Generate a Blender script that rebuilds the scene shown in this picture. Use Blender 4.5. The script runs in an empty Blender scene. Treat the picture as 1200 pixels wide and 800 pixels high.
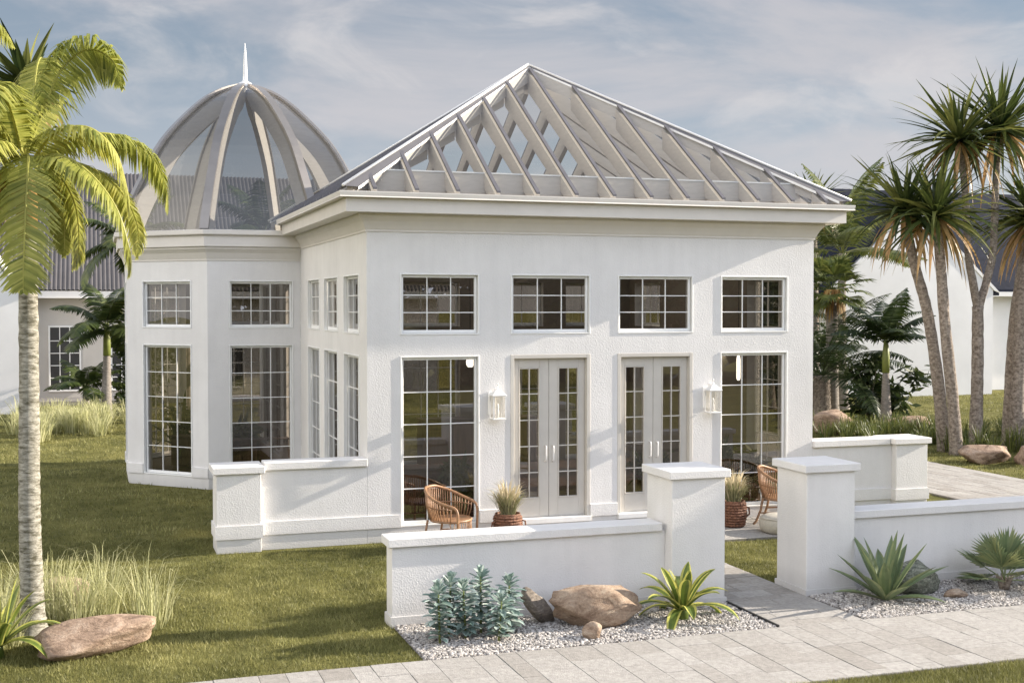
import bpy, math, random
import numpy as np
from mathutils import Vector, noise
random.seed(7); np.random.seed(7)
R = math.radians
scene = bpy.context.scene
col = scene.collection

# ------------------------------------------------------------------ helpers
ORG = {}                       # world origin of each parent (for things that are not turned)

class MB:
    """collects faces; every face carries a material slot and a 'tint' value"""
    def __init__(s): s.v=[]; s.f=[]; s.m=[]; s.t=[]
    def add(s, vs, fs, mi=0, tint=0.5):
        b=len(s.v); s.v.extend(vs)
        for f in fs: s.f.append([b+i for i in f]); s.m.append(mi); s.t.append(tint)
    def quad(s,a,b,c,d,mi=0,tint=.5): s.add([a,b,c,d],[(0,1,2,3)],mi,tint)
    def box(s,x0,y0,z0,x1,y1,z1,mi=0,tint=.5):
        if x0>x1:x0,x1=x1,x0
        if y0>y1:y0,y1=y1,y0
        if z0>z1:z0,z1=z1,z0
        s.add([(x0,y0,z0),(x1,y0,z0),(x1,y1,z0),(x0,y1,z0),(x0,y0,z1),(x1,y0,z1),(x1,y1,z1),(x0,y1,z1)],
              [(0,3,2,1),(4,5,6,7),(0,1,5,4),(1,2,6,5),(2,3,7,6),(3,0,4,7)],mi,tint)
    def cbox(s,x0,y0,z0,x1,y1,z1,c=.008,mi=0,tint=.5):
        """box with chamfered edges"""
        vs=[];idx={}
        for sx in(0,1):
            for sy in(0,1):
                for sz in(0,1):
                    p=[(x0,x1)[sx],(y0,y1)[sy],(z0,z1)[sz]]; d=[(1,-1)[sx],(1,-1)[sy],(1,-1)[sz]]
                    for a in range(3):
                        q=list(p)
                        for k in range(3):
                            if k!=a: q[k]+=d[k]*c
                        idx[(sx,sy,sz,a)]=len(vs); vs.append(tuple(q))
        # q with axis a lies on outer plane of axis a
        fs=[]
        for a in range(3):
            b,cx=[k for k in range(3) if k!=a]
            for sa in(0,1):
                ring=[]
                for sb,sc in((0,0),(1,0),(1,1),(0,1)):
                    key=[0,0,0]; key[a]=sa; key[b]=sb; key[cx]=sc; ring.append(idx[(*key,a)])
                fs.append(ring if ((sa==1)!=(a==1)) else ring[::-1])
        for a in range(3):
            b,cx=[k for k in range(3) if k!=a]
            for sb in(0,1):
                for sc in(0,1):
                    k0=[0,0,0];k1=[0,0,0];k0[b]=k1[b]=sb;k0[cx]=k1[cx]=sc;k0[a]=0;k1[a]=1
                    fs.append([idx[(*k0,b)],idx[(*k1,b)],idx[(*k1,cx)],idx[(*k0,cx)]])
        for sx in(0,1):
            for sy in(0,1):
                for sz in(0,1): fs.append([idx[(sx,sy,sz,a)] for a in range(3)])
        s.add(vs,fs,mi,tint)
    def prism(s,pts,d,mi=0,tint=.5):
        """extrude polygon pts (3-D list) by vector d"""
        n=len(pts); p=[tuple(q) for q in pts]; q=[(a[0]+d[0],a[1]+d[1],a[2]+d[2]) for a in p]
        s.add(p+q,[tuple(range(n))[::-1],tuple(range(n,2*n))]+[(i,(i+1)%n,n+(i+1)%n,n+i) for i in range(n)],mi,tint)
    def tube(s,pts,rad,n=8,mi=0,tint=.5,cap=True,closed=False):
        pts=[Vector(p) for p in pts]; m=len(pts)
        if not hasattr(rad,'__len__'): rad=[rad]*m
        vs=[]; up=None
        for i in range(m):
            if closed: t=pts[(i+1)%m]-pts[i-1]
            else: t=pts[min(i+1,m-1)]-pts[max(i-1,0)]
            if t.length<1e-9:t=Vector((0,0,1))
            t.normalize()
            if up is None:
                up=Vector((1,0,0)) if abs(t.x)<.8 else Vector((0,1,0))
            a=up-t*up.dot(t)
            if a.length<1e-6: a=Vector((0,1,0))-t*t.y
            a.normalize(); up=a; b=t.cross(a)
            for k in range(n):
                an=2*math.pi*k/n; vs.append(tuple(pts[i]+(a*math.cos(an)+b*math.sin(an))*rad[i]))
        fs=[]
        for i in range(m if closed else m-1):
            j=(i+1)%m
            for k in range(n): fs.append((i*n+k,i*n+(k+1)%n,j*n+(k+1)%n,j*n+k))
        if cap and not closed: fs+= [tuple(range(n))[::-1],tuple(range((m-1)*n,m*n))]
        s.add(vs,fs,mi,tint)
    def lathe(s,prof,c=(0,0,0),n=24,mi=0,tint=.5):
        vs=[];fs=[]
        for r,z in prof:
            for k in range(n): a=2*math.pi*k/n; vs.append((c[0]+r*math.cos(a),c[1]+r*math.sin(a),c[2]+z))
        for i in range(len(prof)-1):
            for k in range(n): fs.append((i*n+k,i*n+(k+1)%n,(i+1)*n+(k+1)%n,(i+1)*n+k))
        s.add(vs,fs,mi,tint)
    def sweep(s,path,prof,closed=False,mi=0,tint=.5):
        """profile [(outward,z)] along a plan path; outward is right of travel"""
        n=len(path); rows=[]
        for i in range(n):
            p=Vector(path[i][:2]).to_2d()
            d0=d1=None
            if i>0 or closed: d0=(p-Vector(path[i-1][:2])).normalized()
            if i<n-1 or closed: d1=(Vector(path[(i+1)%n][:2])-p).normalized()
            d0=d0 or d1; d1=d1 or d0
            n0=Vector((d0.y,-d0.x)); n1=Vector((d1.y,-d1.x)); m=(n0+n1); m=m/ m.length_squared*2
            rows.append([(p.x+m.x*o,p.y+m.y*o,z) for o,z in prof])
        k=len(prof); vs=[q for r in rows for q in r]; fs=[]
        for i in range(n if closed else n-1):
            j=(i+1)%n
            for a in range(k-1): fs.append((i*k+a,j*k+a,j*k+a+1,i*k+a+1))
        if not closed: fs+=[tuple(range(k)),tuple(range((n-1)*k,n*k))[::-1]]
        s.add(vs,fs,mi,tint)
    def build(s,name,mats,parent=None,smooth=False,origin=None):
        me=bpy.data.meshes.new(name)
        o=Vector(origin) if origin is not None else (ORG.get(parent.name,Vector()) if parent else Vector())
        v=np.array(s.v,dtype=np.float32).reshape(-1,3)-np.array(o,dtype=np.float32)
        ln=np.array([len(f) for f in s.f],dtype=np.int32)
        me.vertices.add(len(v)); me.vertices.foreach_set('co',v.ravel())
        me.loops.add(int(ln.sum())); me.loops.foreach_set('vertex_index',np.fromiter((i for f in s.f for i in f),dtype=np.int32,count=int(ln.sum())))
        me.polygons.add(len(ln)); st=np.zeros(len(ln),dtype=np.int32); st[1:]=np.cumsum(ln)[:-1]
        me.polygons.foreach_set('loop_start',st)
        try: me.polygons.foreach_set('loop_total',ln)
        except Exception: pass
        me.polygons.foreach_set('material_index',np.array(s.m,dtype=np.int32))
        if smooth: me.polygons.foreach_set('use_smooth',np.ones(len(ln),dtype=bool))
        else: me.polygons.foreach_set('use_smooth',np.zeros(len(ln),dtype=bool))
        at=me.attributes.new('tint','FLOAT','FACE'); at.data.foreach_set('value',np.array(s.t,dtype=np.float32))
        for m in (mats if isinstance(mats,(list,tuple)) else [mats]): me.materials.append(m)
        me.update(calc_edges=True); me.validate()
        ob=bpy.data.objects.new(name,me); col.objects.link(ob)
        if parent: ob.parent=parent
        elif origin is not None: ob.location=o
        return ob

def raw(name,v,f,mat,tint=None,parent=None,smooth=False):
    """fast mesh from numpy arrays, all faces with the same vertex count"""
    me=bpy.data.meshes.new(name); n=f.shape[1]
    me.vertices.add(len(v)); me.vertices.foreach_set('co',np.ascontiguousarray(v,dtype=np.float32).ravel())
    me.loops.add(f.size); me.loops.foreach_set('vertex_index',np.ascontiguousarray(f,dtype=np.int32).ravel())
    me.polygons.add(len(f)); me.polygons.foreach_set('loop_start',np.arange(0,f.size,n,dtype=np.int32))
    try: me.polygons.foreach_set('loop_total',np.full(len(f),n,dtype=np.int32))
    except Exception: pass
    me.polygons.foreach_set('use_smooth',np.full(len(f),smooth,dtype=bool))
    if tint is not None:
        at=me.attributes.new('tint','FLOAT','FACE'); at.data.foreach_set('value',tint.astype(np.float32))
    me.materials.append(mat); me.update(calc_edges=True)
    ob=bpy.data.objects.new(name,me); col.objects.link(ob)
    if parent: ob.parent=parent
    return ob

def tag(o,label=None,cat=None,group=None,kind=None):
    if label:o['label']=label
    if cat:o['category']=cat
    if group:o['group']=group
    if kind:o['kind']=kind
    return o
def thing(name,label,cat,loc=(0,0,0),rz=0,group=None):
    o=bpy.data.objects.new(name,None); col.objects.link(o); o.location=loc; o.rotation_euler=(0,0,rz); o.empty_display_size=.2
    ORG[o.name]=Vector(loc) if rz==0 else Vector((0,0,0))
    return tag(o,label,cat,group)
def dup(o,parent=None,loc=None,rz=None):
    c=o.copy(); col.objects.link(c)
    if parent is not None: c.parent=parent
    if loc is not None: c.location=loc
    if rz is not None: c.rotation_euler=(0,0,rz)
    for ch in list(o.children): dup(ch,c)
    return c

# ------------------------------------------------------------------ materials
def nodes(m): return m.node_tree.nodes, m.node_tree.links
def mat(name,c,rough=.6,metal=0,spec=.5,noise_scale=0,var=.15,bump=0,bscale=40,bdist=.01,detail=6,tintc=None,transl=0,sheen=None,stretch=None,dirt=0):
    m=bpy.data.materials.new(name); m.use_nodes=True; N,L=nodes(m); b=N['Principled BSDF']
    b.inputs['Roughness'].default_value=rough; b.inputs['Metallic'].default_value=metal; b.inputs['Specular IOR Level'].default_value=spec
    tc=N.new('ShaderNodeTexCoord'); co=tc.outputs['Object']
    if stretch:
        mp=N.new('ShaderNodeMapping'); mp.inputs['Scale'].default_value=stretch; L.new(co,mp.inputs['Vector']); co=mp.outputs['Vector']
    rgb=N.new('ShaderNodeRGB'); rgb.outputs[0].default_value=(*c,1); out=rgb.outputs[0]
    if tintc is not None:
        at=N.new('ShaderNodeAttribute'); at.attribute_name='tint'
        r=N.new('ShaderNodeValToRGB'); L.new(at.outputs['Fac'],r.inputs['Fac']); e=r.color_ramp.elements
        stops=[(0,c)]+list(tintc)
        e[0].position=stops[0][0]; e[0].color=(*stops[0][1],1); e[1].position=stops[-1][0]; e[1].color=(*stops[-1][1],1)
        for p,cc in stops[1:-1]: k=e.new(p); k.color=(*cc,1)
        out=r.outputs['Color']
    if noise_scale:
        n=N.new('ShaderNodeTexNoise'); n.inputs['Scale'].default_value=noise_scale; n.inputs['Detail'].default_value=detail; n.inputs['Roughness'].default_value=.6; L.new(co,n.inputs['Vector'])
        mr=N.new('ShaderNodeMapRange'); mr.inputs['From Min'].default_value=.3; mr.inputs['From Max'].default_value=.7; mr.inputs['To Min'].default_value=1-var; mr.inputs['To Max'].default_value=1+var; L.new(n.outputs['Fac'],mr.inputs['Value'])
        mx=N.new('ShaderNodeVectorMath'); mx.operation='SCALE'; L.new(out,mx.inputs[0]); L.new(mr.outputs['Result'],mx.inputs['Scale']); out=mx.outputs['Vector']
    L.new(out,b.inputs['Base Color'])
    if bump:
        n2=N.new('ShaderNodeTexNoise'); n2.inputs['Scale'].default_value=bscale; n2.inputs['Detail'].default_value=4; L.new(co,n2.inputs['Vector'])
        bp=N.new('ShaderNodeBump'); bp.inputs['Strength'].default_value=bump; bp.inputs['Distance'].default_value=bdist; L.new(n2.outputs['Fac'],bp.inputs['Height']); L.new(bp.outputs['Normal'],b.inputs['Normal'])
    if transl:
        t=N.new('ShaderNodeBsdfTranslucent'); L.new(out,t.inputs['Color']); ms=N.new('ShaderNodeMixShader'); ms.inputs[0].default_value=transl
        L.new(b.outputs[0],ms.inputs[1]); L.new(t.outputs[0],ms.inputs[2]); L.new(ms.outputs[0],N['Material Output'].inputs['Surface'])
    return m
def glass(name,tint=(.85,.86,.85),ior=1.5,rough=0.0,refl=(1,1,1),boost=0):
    m=bpy.data.materials.new(name); m.use_nodes=True; N,L=nodes(m); N.remove(N['Principled BSDF'])
    tr=N.new('ShaderNodeBsdfTransparent'); tr.inputs[0].default_value=(*tint,1)
    gl=N.new('ShaderNodeBsdfGlossy'); gl.inputs['Color'].default_value=(*refl,1); gl.inputs['Roughness'].default_value=rough
    fr=N.new('ShaderNodeLayerWeight'); fr.inputs['Blend'].default_value=.5
    pw=N.new('ShaderNodeMath'); pw.operation='POWER'; pw.inputs[1].default_value=5; L.new(fr.outputs['Facing'],pw.inputs[0])
    f0=min(.9,2*((ior-1)/(ior+1))**2+boost)          # a pane mirrors on both of its faces
    ad=N.new('ShaderNodeMath'); ad.operation='MULTIPLY_ADD'; ad.use_clamp=True; ad.inputs[1].default_value=1-f0; ad.inputs[2].default_value=f0; L.new(pw.outputs[0],ad.inputs[0])
    # gentle waviness of the panes
    tc=N.new('ShaderNodeTexCoord'); n=N.new('ShaderNodeTexNoise'); n.inputs['Scale'].default_value=1.3; n.inputs['Detail'].default_value=1; L.new(tc.outputs['Object'],n.inputs['Vector'])
    bp=N.new('ShaderNodeBump'); bp.inputs['Strength'].default_value=.06; bp.inputs['Distance'].default_value=.02; L.new(n.outputs['Fac'],bp.inputs['Height']); L.new(bp.outputs['Normal'],gl.inputs['Normal'])
    mx=N.new('ShaderNodeMixShader'); L.new(ad.outputs[0],mx.inputs[0]); L.new(tr.outputs[0],mx.inputs[1]); L.new(gl.outputs[0],mx.inputs[2]); L.new(mx.outputs[0],N['Material Output'].inputs['Surface'])
    return m
def stucco(name,c):
    m=bpy.data.materials.new(name); m.use_nodes=True; N,L=nodes(m); b=N['Principled BSDF']; b.inputs['Roughness'].default_value=.85; b.inputs['Specular IOR Level'].default_value=.2
    g=N.new('ShaderNodeNewGeometry'); co=g.outputs['Position']
    v=N.new('ShaderNodeTexVoronoi'); v.feature='SMOOTH_F1'; v.inputs['Scale'].default_value=56; v.inputs['Smoothness'].default_value=.6
    w=N.new('ShaderNodeTexNoise'); w.inputs['Scale'].default_value=26; w.inputs['Detail'].default_value=3
    ws=N.new('ShaderNodeVectorMath'); ws.operation='MULTIPLY_ADD'; ws.inputs[1].default_value=(.04,.04,.04); L.new(co,w.inputs['Vector']); L.new(w.outputs['Color'],ws.inputs[0]); L.new(co,ws.inputs[2]); L.new(ws.outputs[0],v.inputs['Vector'])
    n=N.new('ShaderNodeTexNoise'); n.inputs['Scale'].default_value=70; n.inputs['Detail'].default_value=4; L.new(co,n.inputs['Vector'])
    ad=N.new('ShaderNodeMath'); ad.operation='MULTIPLY_ADD'; ad.inputs[1].default_value=.5; L.new(n.outputs['Fac'],ad.inputs[0]); L.new(v.outputs['Distance'],ad.inputs[2])
    bp=N.new('ShaderNodeBump'); bp.inputs['Strength'].default_value=.48; bp.inputs['Distance'].default_value=.005; L.new(ad.outputs[0],bp.inputs['Height']); L.new(bp.outputs['Normal'],b.inputs['Normal'])
    s=N.new('ShaderNodeTexNoise'); s.inputs['Scale'].default_value=.9; s.inputs['Detail'].default_value=7; s.inputs['Roughness'].default_value=.65; L.new(co,s.inputs['Vector'])
    # soil splash near the ground and faint streaks
    sp=N.new('ShaderNodeSeparateXYZ'); L.new(co,sp.inputs[0])
    lo=N.new('ShaderNodeMapRange'); lo.inputs['From Min'].default_value=0; lo.inputs['From Max'].default_value=.30; lo.inputs['To Min'].default_value=.74; lo.inputs['To Max'].default_value=1; L.new(sp.outputs['Z'],lo.inputs['Value'])
    mr=N.new('ShaderNodeMapRange'); mr.inputs['From Min'].default_value=.3; mr.inputs['From Max'].default_value=.7; mr.inputs['To Min'].default_value=.90; mr.inputs['To Max'].default_value=1.03; L.new(s.outputs['Fac'],mr.inputs['Value'])
    st=N.new('ShaderNodeMapping'); st.inputs['Scale'].default_value=(5,5,.35); L.new(co,st.inputs['Vector']); s2=N.new('ShaderNodeTexNoise'); s2.inputs['Scale'].default_value=1.6; s2.inputs['Detail'].default_value=6; L.new(st.outputs[0],s2.inputs['Vector'])
    ms=N.new('ShaderNodeMapRange'); ms.inputs['From Min'].default_value=.35; ms.inputs['From Max'].default_value=.55; ms.inputs['To Min'].default_value=.972; ms.inputs['To Max'].default_value=1; L.new(s2.outputs['Fac'],ms.inputs['Value'])
    mm=N.new('ShaderNodeMath'); mm.operation='MULTIPLY'; L.new(lo.outputs[0],mm.inputs[0]); L.new(mr.outputs[0],mm.inputs[1]); m3=N.new('ShaderNodeMath'); m3.operation='MULTIPLY'; L.new(mm.outputs[0],m3.inputs[0]); L.new(ms.outputs[0],m3.inputs[1])
    rgb=N.new('ShaderNodeRGB'); rgb.outputs[0].default_value=(*c,1)
    mx=N.new('ShaderNodeVectorMath'); mx.operation='SCALE'; L.new(rgb.outputs[0],mx.inputs[0]); L.new(m3.outputs[0],mx.inputs['Scale']); L.new(mx.outputs[0],b.inputs['Base Color'])
    return m

M={}
M['stucco']=stucco('white_stucco',(.755,.74,.722))
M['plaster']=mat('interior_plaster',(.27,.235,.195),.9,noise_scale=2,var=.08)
M['trim']=mat('painted_trim',(.66,.625,.575),.5,noise_scale=3,var=.04,bump=.1,bscale=60,bdist=.003)
M['frame']=mat('window_paint',(.82,.82,.80),.4,noise_scale=5,var=.03)
M['door']=mat('door_paint',(.57,.54,.49),.45,noise_scale=4,var=.04)
M['timber']=mat('painted_rafter',(.52,.475,.425),.6,noise_scale=6,var=.07,stretch=(1,1,4))
M['cap']=mat('roof_metal',(.13,.125,.135),.5,metal=.3,noise_scale=4,var=.12)
M['hipmetal']=mat('hip_flashing',(.13,.125,.13),.6,metal=.1,noise_scale=3,var=.1)
M['lightmetal']=mat('light_flashing',(.75,.74,.72),.45,metal=.2,noise_scale=4,var=.06)
M['dome_metal']=mat('dome_metal',(.30,.28,.262),.32,metal=.8,noise_scale=2,var=.12)
M['steel']=mat('brushed_steel',(.62,.61,.6),.3,metal=.9,noise_scale=8,var=.08)
M['glass']=glass('window_glass',(.50,.475,.44),1.6,boost=.03)
M['roofglass']=glass('roof_glass',(.86,.87,.86),1.22,boost=0)
M['domeglass']=glass('dome_glass',(.64,.65,.65),1.45,boost=.0)
M['lampglass']=glass('lamp_glass',(.93,.92,.9),1.4,rough=.05)
M['white_metal']=mat('white_enamel',(.80,.79,.77),.35,noise_scale=8,var=.05)
M['floorwood']=mat('dark_floorboards',(.16,.10,.065),.45,noise_scale=3,var=.35,stretch=(1,9,1))
M['wood']=mat('brown_wood',(.12,.07,.045),.5,noise_scale=4,var=.4,stretch=(6,6,.7))
M['rattan']=mat('rattan_cane',(.30,.165,.085),.45,noise_scale=14,var=.4,bump=.3,bscale=120,bdist=.003)
M['wicker']=mat('woven_wicker',(.20,.09,.05),.7,noise_scale=30,var=.7,bump=.9,bscale=70,bdist=.02)
M['pouf']=mat('pouf_fabric',(.42,.39,.33),.95,noise_scale=30,var=.12,bump=.6,bscale=160,bdist=.004)
M['soil']=mat('potting_soil',(.05,.035,.025),.95,noise_scale=30,var=.4)
M['opal']=mat('opal_glass',(.85,.83,.78),.35)
_b=M['opal'].node_tree.nodes['Principled BSDF']; _b.inputs['Emission Color'].default_value=(1,.93,.82,1); _b.inputs['Emission Strength'].default_value=1.6
M['cable']=mat('dark_cable',(.03,.03,.03),.6)
M['corr']=mat('corrugated_sheet',(.082,.077,.080),.55,metal=.1,noise_scale=1.2,var=.18)
M['slate']=mat('dark_blue_slate',(.016,.019,.030),.95,spec=.15,noise_scale=5,var=.3,bump=.5,bscale=9,bdist=.02)
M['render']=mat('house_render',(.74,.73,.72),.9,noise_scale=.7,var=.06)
M['beige_render']=mat('porch_render',(.56,.53,.49),.9,noise_scale=.7,var=.08)  # beige wall colour of the far house
M['brick']=mat('grey_paving_edge',(.17,.16,.16),.9,noise_scale=5,var=.2)

def rockmat(name,c1,c2,c3,sc=2.2):
    m=bpy.data.materials.new(name); m.use_nodes=True; N,L=nodes(m); b=N['Principled BSDF']; b.inputs['Roughness'].default_value=.85; b.inputs['Specular IOR Level'].default_value=.25
    g=N.new('ShaderNodeNewGeometry'); mp=N.new('ShaderNodeMapping'); mp.inputs['Scale'].default_value=(1,1,2.2); mp.inputs['Rotation'].default_value=(.3,.5,.2); L.new(g.outputs['Position'],mp.inputs['Vector'])
    n=N.new('ShaderNodeTexNoise'); n.inputs['Scale'].default_value=sc*1.6; n.inputs['Detail'].default_value=10; n.inputs['Roughness'].default_value=.7; n.inputs['Distortion'].default_value=.8; L.new(mp.outputs[0],n.inputs['Vector'])
    r=N.new('ShaderNodeValToRGB'); e=r.color_ramp.elements; e[0].position=.33; e[0].color=(*c1,1); e[1].position=.68; e[1].color=(*c3,1); k=e.new(.5); k.color=(*c2,1); L.new(n.outputs['Fac'],r.inputs['Fac'])
    n2=N.new('ShaderNodeTexNoise'); n2.inputs['Scale'].default_value=38; n2.inputs['Detail'].default_value=8; n2.inputs['Roughness'].default_value=.7; L.new(g.outputs['Position'],n2.inputs['Vector'])
    mr=N.new('ShaderNodeMapRange'); mr.inputs['From Min'].default_value=.3; mr.inputs['From Max'].default_value=.7; mr.inputs['To Min'].default_value=.7; mr.inputs['To Max'].default_value=1.25; L.new(n2.outputs['Fac'],mr.inputs['Value'])
    mx=N.new('ShaderNodeVectorMath'); mx.operation='SCALE'; L.new(r.outputs[0],mx.inputs[0]); L.new(mr.outputs[0],mx.inputs['Scale']); L.new(mx.outputs[0],b.inputs['Base Color'])
    bp=N.new('ShaderNodeBump'); bp.inputs['Strength'].default_value=.8; bp.inputs['Distance'].default_value=.03; ad=N.new('ShaderNodeMath'); ad.operation='MULTIPLY_ADD'; ad.inputs[1].default_value=.5; L.new(n2.outputs['Fac'],ad.inputs[0]); L.new(n.outputs['Fac'],ad.inputs[2]); L.new(ad.outputs[0],bp.inputs['Height']); L.new(bp.outputs[0],b.inputs['Normal'])
    return m
M['rock_tan']=rockmat('tan_sandstone',(.17,.11,.075),(.33,.24,.17),(.46,.37,.28))
M['rock_grey']=rockmat('grey_brown_rock',(.10,.085,.07),(.20,.17,.14),(.33,.28,.23),4)
M['rock_green']=rockmat('speckled_granite',(.07,.08,.06),(.20,.21,.165),(.40,.40,.34),9)
M['rock_pink']=rockmat('pink_brown_rock',(.15,.10,.07),(.33,.235,.17),(.48,.37,.285),3)
def leafmat(name,a,b,c,rough=.45,transl=.3,d=None):
    st=[(.5,b),(1,c)]
    if d: st=[(.33,b),(.66,c),(1,d)]
    return mat(name,a,rough,tintc=st,transl=transl,noise_scale=3,var=.2,spec=.35)
M['palmleaf']=leafmat('yellow_palm_leaf',(.13,.165,.034),(.34,.355,.08),(.60,.57,.17),transl=.46)  # yellow-green is the frond's own colour
M['dryleaf']=leafmat('dry_palm_leaf',(.22,.11,.035),(.36,.20,.06),(.45,.33,.12),rough=.7,transl=.25)
M['darkleaf']=leafmat('dark_palm_leaf',(.018,.032,.010),(.040,.060,.017),(.10,.12,.03),transl=.22)
M['sword']=leafmat('sword_leaf',(.018,.032,.010),(.060,.080,.020),(.20,.205,.055),transl=.28,d=(.46,.28,.13))
M['midleaf']=leafmat('mid_green_leaf',(.035,.055,.015),(.085,.11,.03),(.19,.20,.055),transl=.3)
M['bluegreen']=leafmat('blue_green_leaf',(.12,.19,.165),(.29,.38,.34),(.54,.59,.56),rough=.5,transl=.15)
M['agave']=leafmat('agave_leaf',(.08,.125,.06),(.15,.195,.10),(.32,.33,.15),rough=.5,transl=.08)
M['brom']=leafmat('variegated_leaf',(.055,.10,.02),(.14,.18,.035),(.52,.50,.13),rough=.4,transl=.25)
M['tallgrass']=leafmat('tall_grass_blade',(.22,.23,.09),(.45,.45,.22),(.62,.60,.36),rough=.6,transl=.35)
M['feather']=leafmat('pale_plume_grass',(.16,.19,.08),(.42,.38,.22),(.68,.58,.40),rough=.6,transl=.3)
M['lawnblade']=leafmat('lawn_blade',(.078,.084,.024),(.190,.190,.060),(.37,.35,.14),rough=.55,transl=.3)
def barkmat(name,c1,c2,scale,st=(1,1,4),bump=.6,rings=0):
    m=bpy.data.materials.new(name); m.use_nodes=True; N,L=nodes(m); b=N['Principled BSDF']; b.inputs['Roughness'].default_value=.9; b.inputs['Specular IOR Level'].default_value=.2
    g=N.new('ShaderNodeNewGeometry'); mp=N.new('ShaderNodeMapping'); mp.inputs['Scale'].default_value=st; L.new(g.outputs['Position'],mp.inputs['Vector'])
    n=N.new('ShaderNodeTexNoise'); n.inputs['Scale'].default_value=scale; n.inputs['Detail'].default_value=8; n.inputs['Roughness'].default_value=.7; L.new(mp.outputs[0],n.inputs['Vector'])
    r=N.new('ShaderNodeValToRGB'); e=r.color_ramp.elements; e[0].position=.37; e[0].color=(*c1,1); e[1].position=.63; e[1].color=(*c2,1); L.new(n.outputs['Fac'],r.inputs['Fac']); L.new(r.outputs[0],b.inputs['Base Color'])
    bp=N.new('ShaderNodeBump'); bp.inputs['Strength'].default_value=bump; bp.inputs['Distance'].default_value=.03; L.new(n.outputs['Fac'],bp.inputs['Height']); L.new(bp.outputs[0],b.inputs['Normal'])
    return m
M['palmbark']=barkmat('ringed_palm_bark',(.10,.092,.062),(.43,.41,.35),8,(1,1,3.4),.8)
M['rough_bark']=barkmat('rough_brown_bark',(.12,.095,.075),(.36,.31,.26),13,(1,1,1.3),.9)
M['greybark']=barkmat('grey_palm_bark',(.17,.15,.13),(.32,.29,.26),9,(1,1,5))
M['greenstem']=mat('green_crownshaft',(.20,.23,.06),.5,noise_scale=6,var=.2)

def lawnmat():
    m=bpy.data.materials.new('lawn_ground'); m.use_nodes=True; N,L=nodes(m); b=N['Principled BSDF']; b.inputs['Roughness'].default_value=.95; b.inputs['Specular IOR Level'].default_value=.1
    g=N.new('ShaderNodeNewGeometry')
    n=N.new('ShaderNodeTexNoise'); n.inputs['Scale'].default_value=1.1; n.inputs['Detail'].default_value=8; n.inputs['Roughness'].default_value=.7; L.new(g.outputs['Position'],n.inputs['Vector'])
    n2=N.new('ShaderNodeTexNoise'); n2.inputs['Scale'].default_value=60; n2.inputs['Detail'].default_value=5; L.new(g.outputs['Position'],n2.inputs['Vector'])
    r=N.new('ShaderNodeValToRGB'); e=r.color_ramp.elements; e[0].position=.35; e[0].color=(.095,.097,.028,1); e[1].position=.66; e[1].color=(.235,.22,.075,1); L.new(n.outputs['Fac'],r.inputs['Fac'])
    mr=N.new('ShaderNodeMapRange'); mr.inputs['From Min'].default_value=.3; mr.inputs['From Max'].default_value=.7; mr.inputs['To Min'].default_value=.55; mr.inputs['To Max'].default_value=1.3; L.new(n2.outputs['Fac'],mr.inputs['Value'])
    mx=N.new('ShaderNodeVectorMath'); mx.operation='SCALE'; L.new(r.outputs[0],mx.inputs[0]); L.new(mr.outputs[0],mx.inputs['Scale']); L.new(mx.outputs[0],b.inputs['Base Color'])
    bp=N.new('ShaderNodeBump'); bp.inputs['Strength'].default_value=1; bp.inputs['Distance'].default_value=.04; L.new(n2.outputs['Fac'],bp.inputs['Height']); L.new(bp.outputs[0],b.inputs['Normal'])
    return m
M['lawn']=lawnmat()
M['paver']=mat('pale_stone_paver',(.265,.245,.22),.85,tintc=[(.5,(.325,.308,.285)),(1,(.36,.343,.32))],noise_scale=22,var=.2,bump=.8,bscale=70,bdist=.010,detail=10)
M['paver_grey']=mat('grey_stone_paver',(.33,.31,.30),.85,tintc=[(.5,(.40,.38,.365)),(1,(.48,.455,.43))],noise_scale=9,var=.12,bump=.5,bscale=55,bdist=.008,detail=9)
M['joint']=mat('dark_joint_sand',(.17,.155,.135),.95,noise_scale=20,var=.3)
M['gravelbase']=mat('gravel_bed',(.22,.20,.19),.95,noise_scale=60,var=.5,bump=.8,bscale=90,bdist=.01)
M['pebble']=mat('gravel_pebble',(.10,.09,.085),.8,tintc=[(.5,(.36,.335,.31)),(1,(.58,.55,.52))],noise_scale=40,var=.15)

# ------------------------------------------------------------------ camera, light, sky
cam=bpy.data.cameras.new('camera'); co=bpy.data.objects.new('camera',cam); col.objects.link(co); scene.camera=co
CAM=Vector((-3.678,-17.547,3.429)); co.location=CAM; co.rotation_euler=(R(90-1.6704),0,R(-18.5005))
cam.sensor_width=36; cam.sensor_fit='HORIZONTAL'; cam.lens=36*1456.08/1200; cam.clip_end=2000; cam.clip_start=.1
EXPO=2.42            # camera exposure: low sun, bright white walls
scene.cycles.film_exposure=EXPO
SUN=Vector((1,-.0847,.39)).normalized(); elev=math.asin(SUN.z); azim=math.atan2(SUN.x,SUN.y)
sl=bpy.data.lights.new('sun','SUN'); sl.energy=4.8; sl.angle=R(.53); sl.color=(1,.90,.77)
so=bpy.data.objects.new('sun',sl); col.objects.link(so); so.location=SUN*60; so.rotation_euler=SUN.to_track_quat('Z','Y').to_euler()
w=bpy.data.worlds.new('World'); scene.world=w; w.use_nodes=True; N,L=w.node_tree.nodes,w.node_tree.links
bg=N['Background']; bg.inputs['Strength'].default_value=1
sky=N.new('ShaderNodeTexSky'); sky.sky_type='NISHITA'; sky.sun_disc=False; sky.sun_elevation=elev; sky.sun_rotation=azim; sky.air_density=1.0; sky.dust_density=1.2; sky.ozone_density=1.5
sc=N.new('ShaderNodeVectorMath'); sc.operation='SCALE'; sc.inputs['Scale'].default_value=.10*EXPO; L.new(sky.outputs[0],sc.inputs[0])
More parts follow.
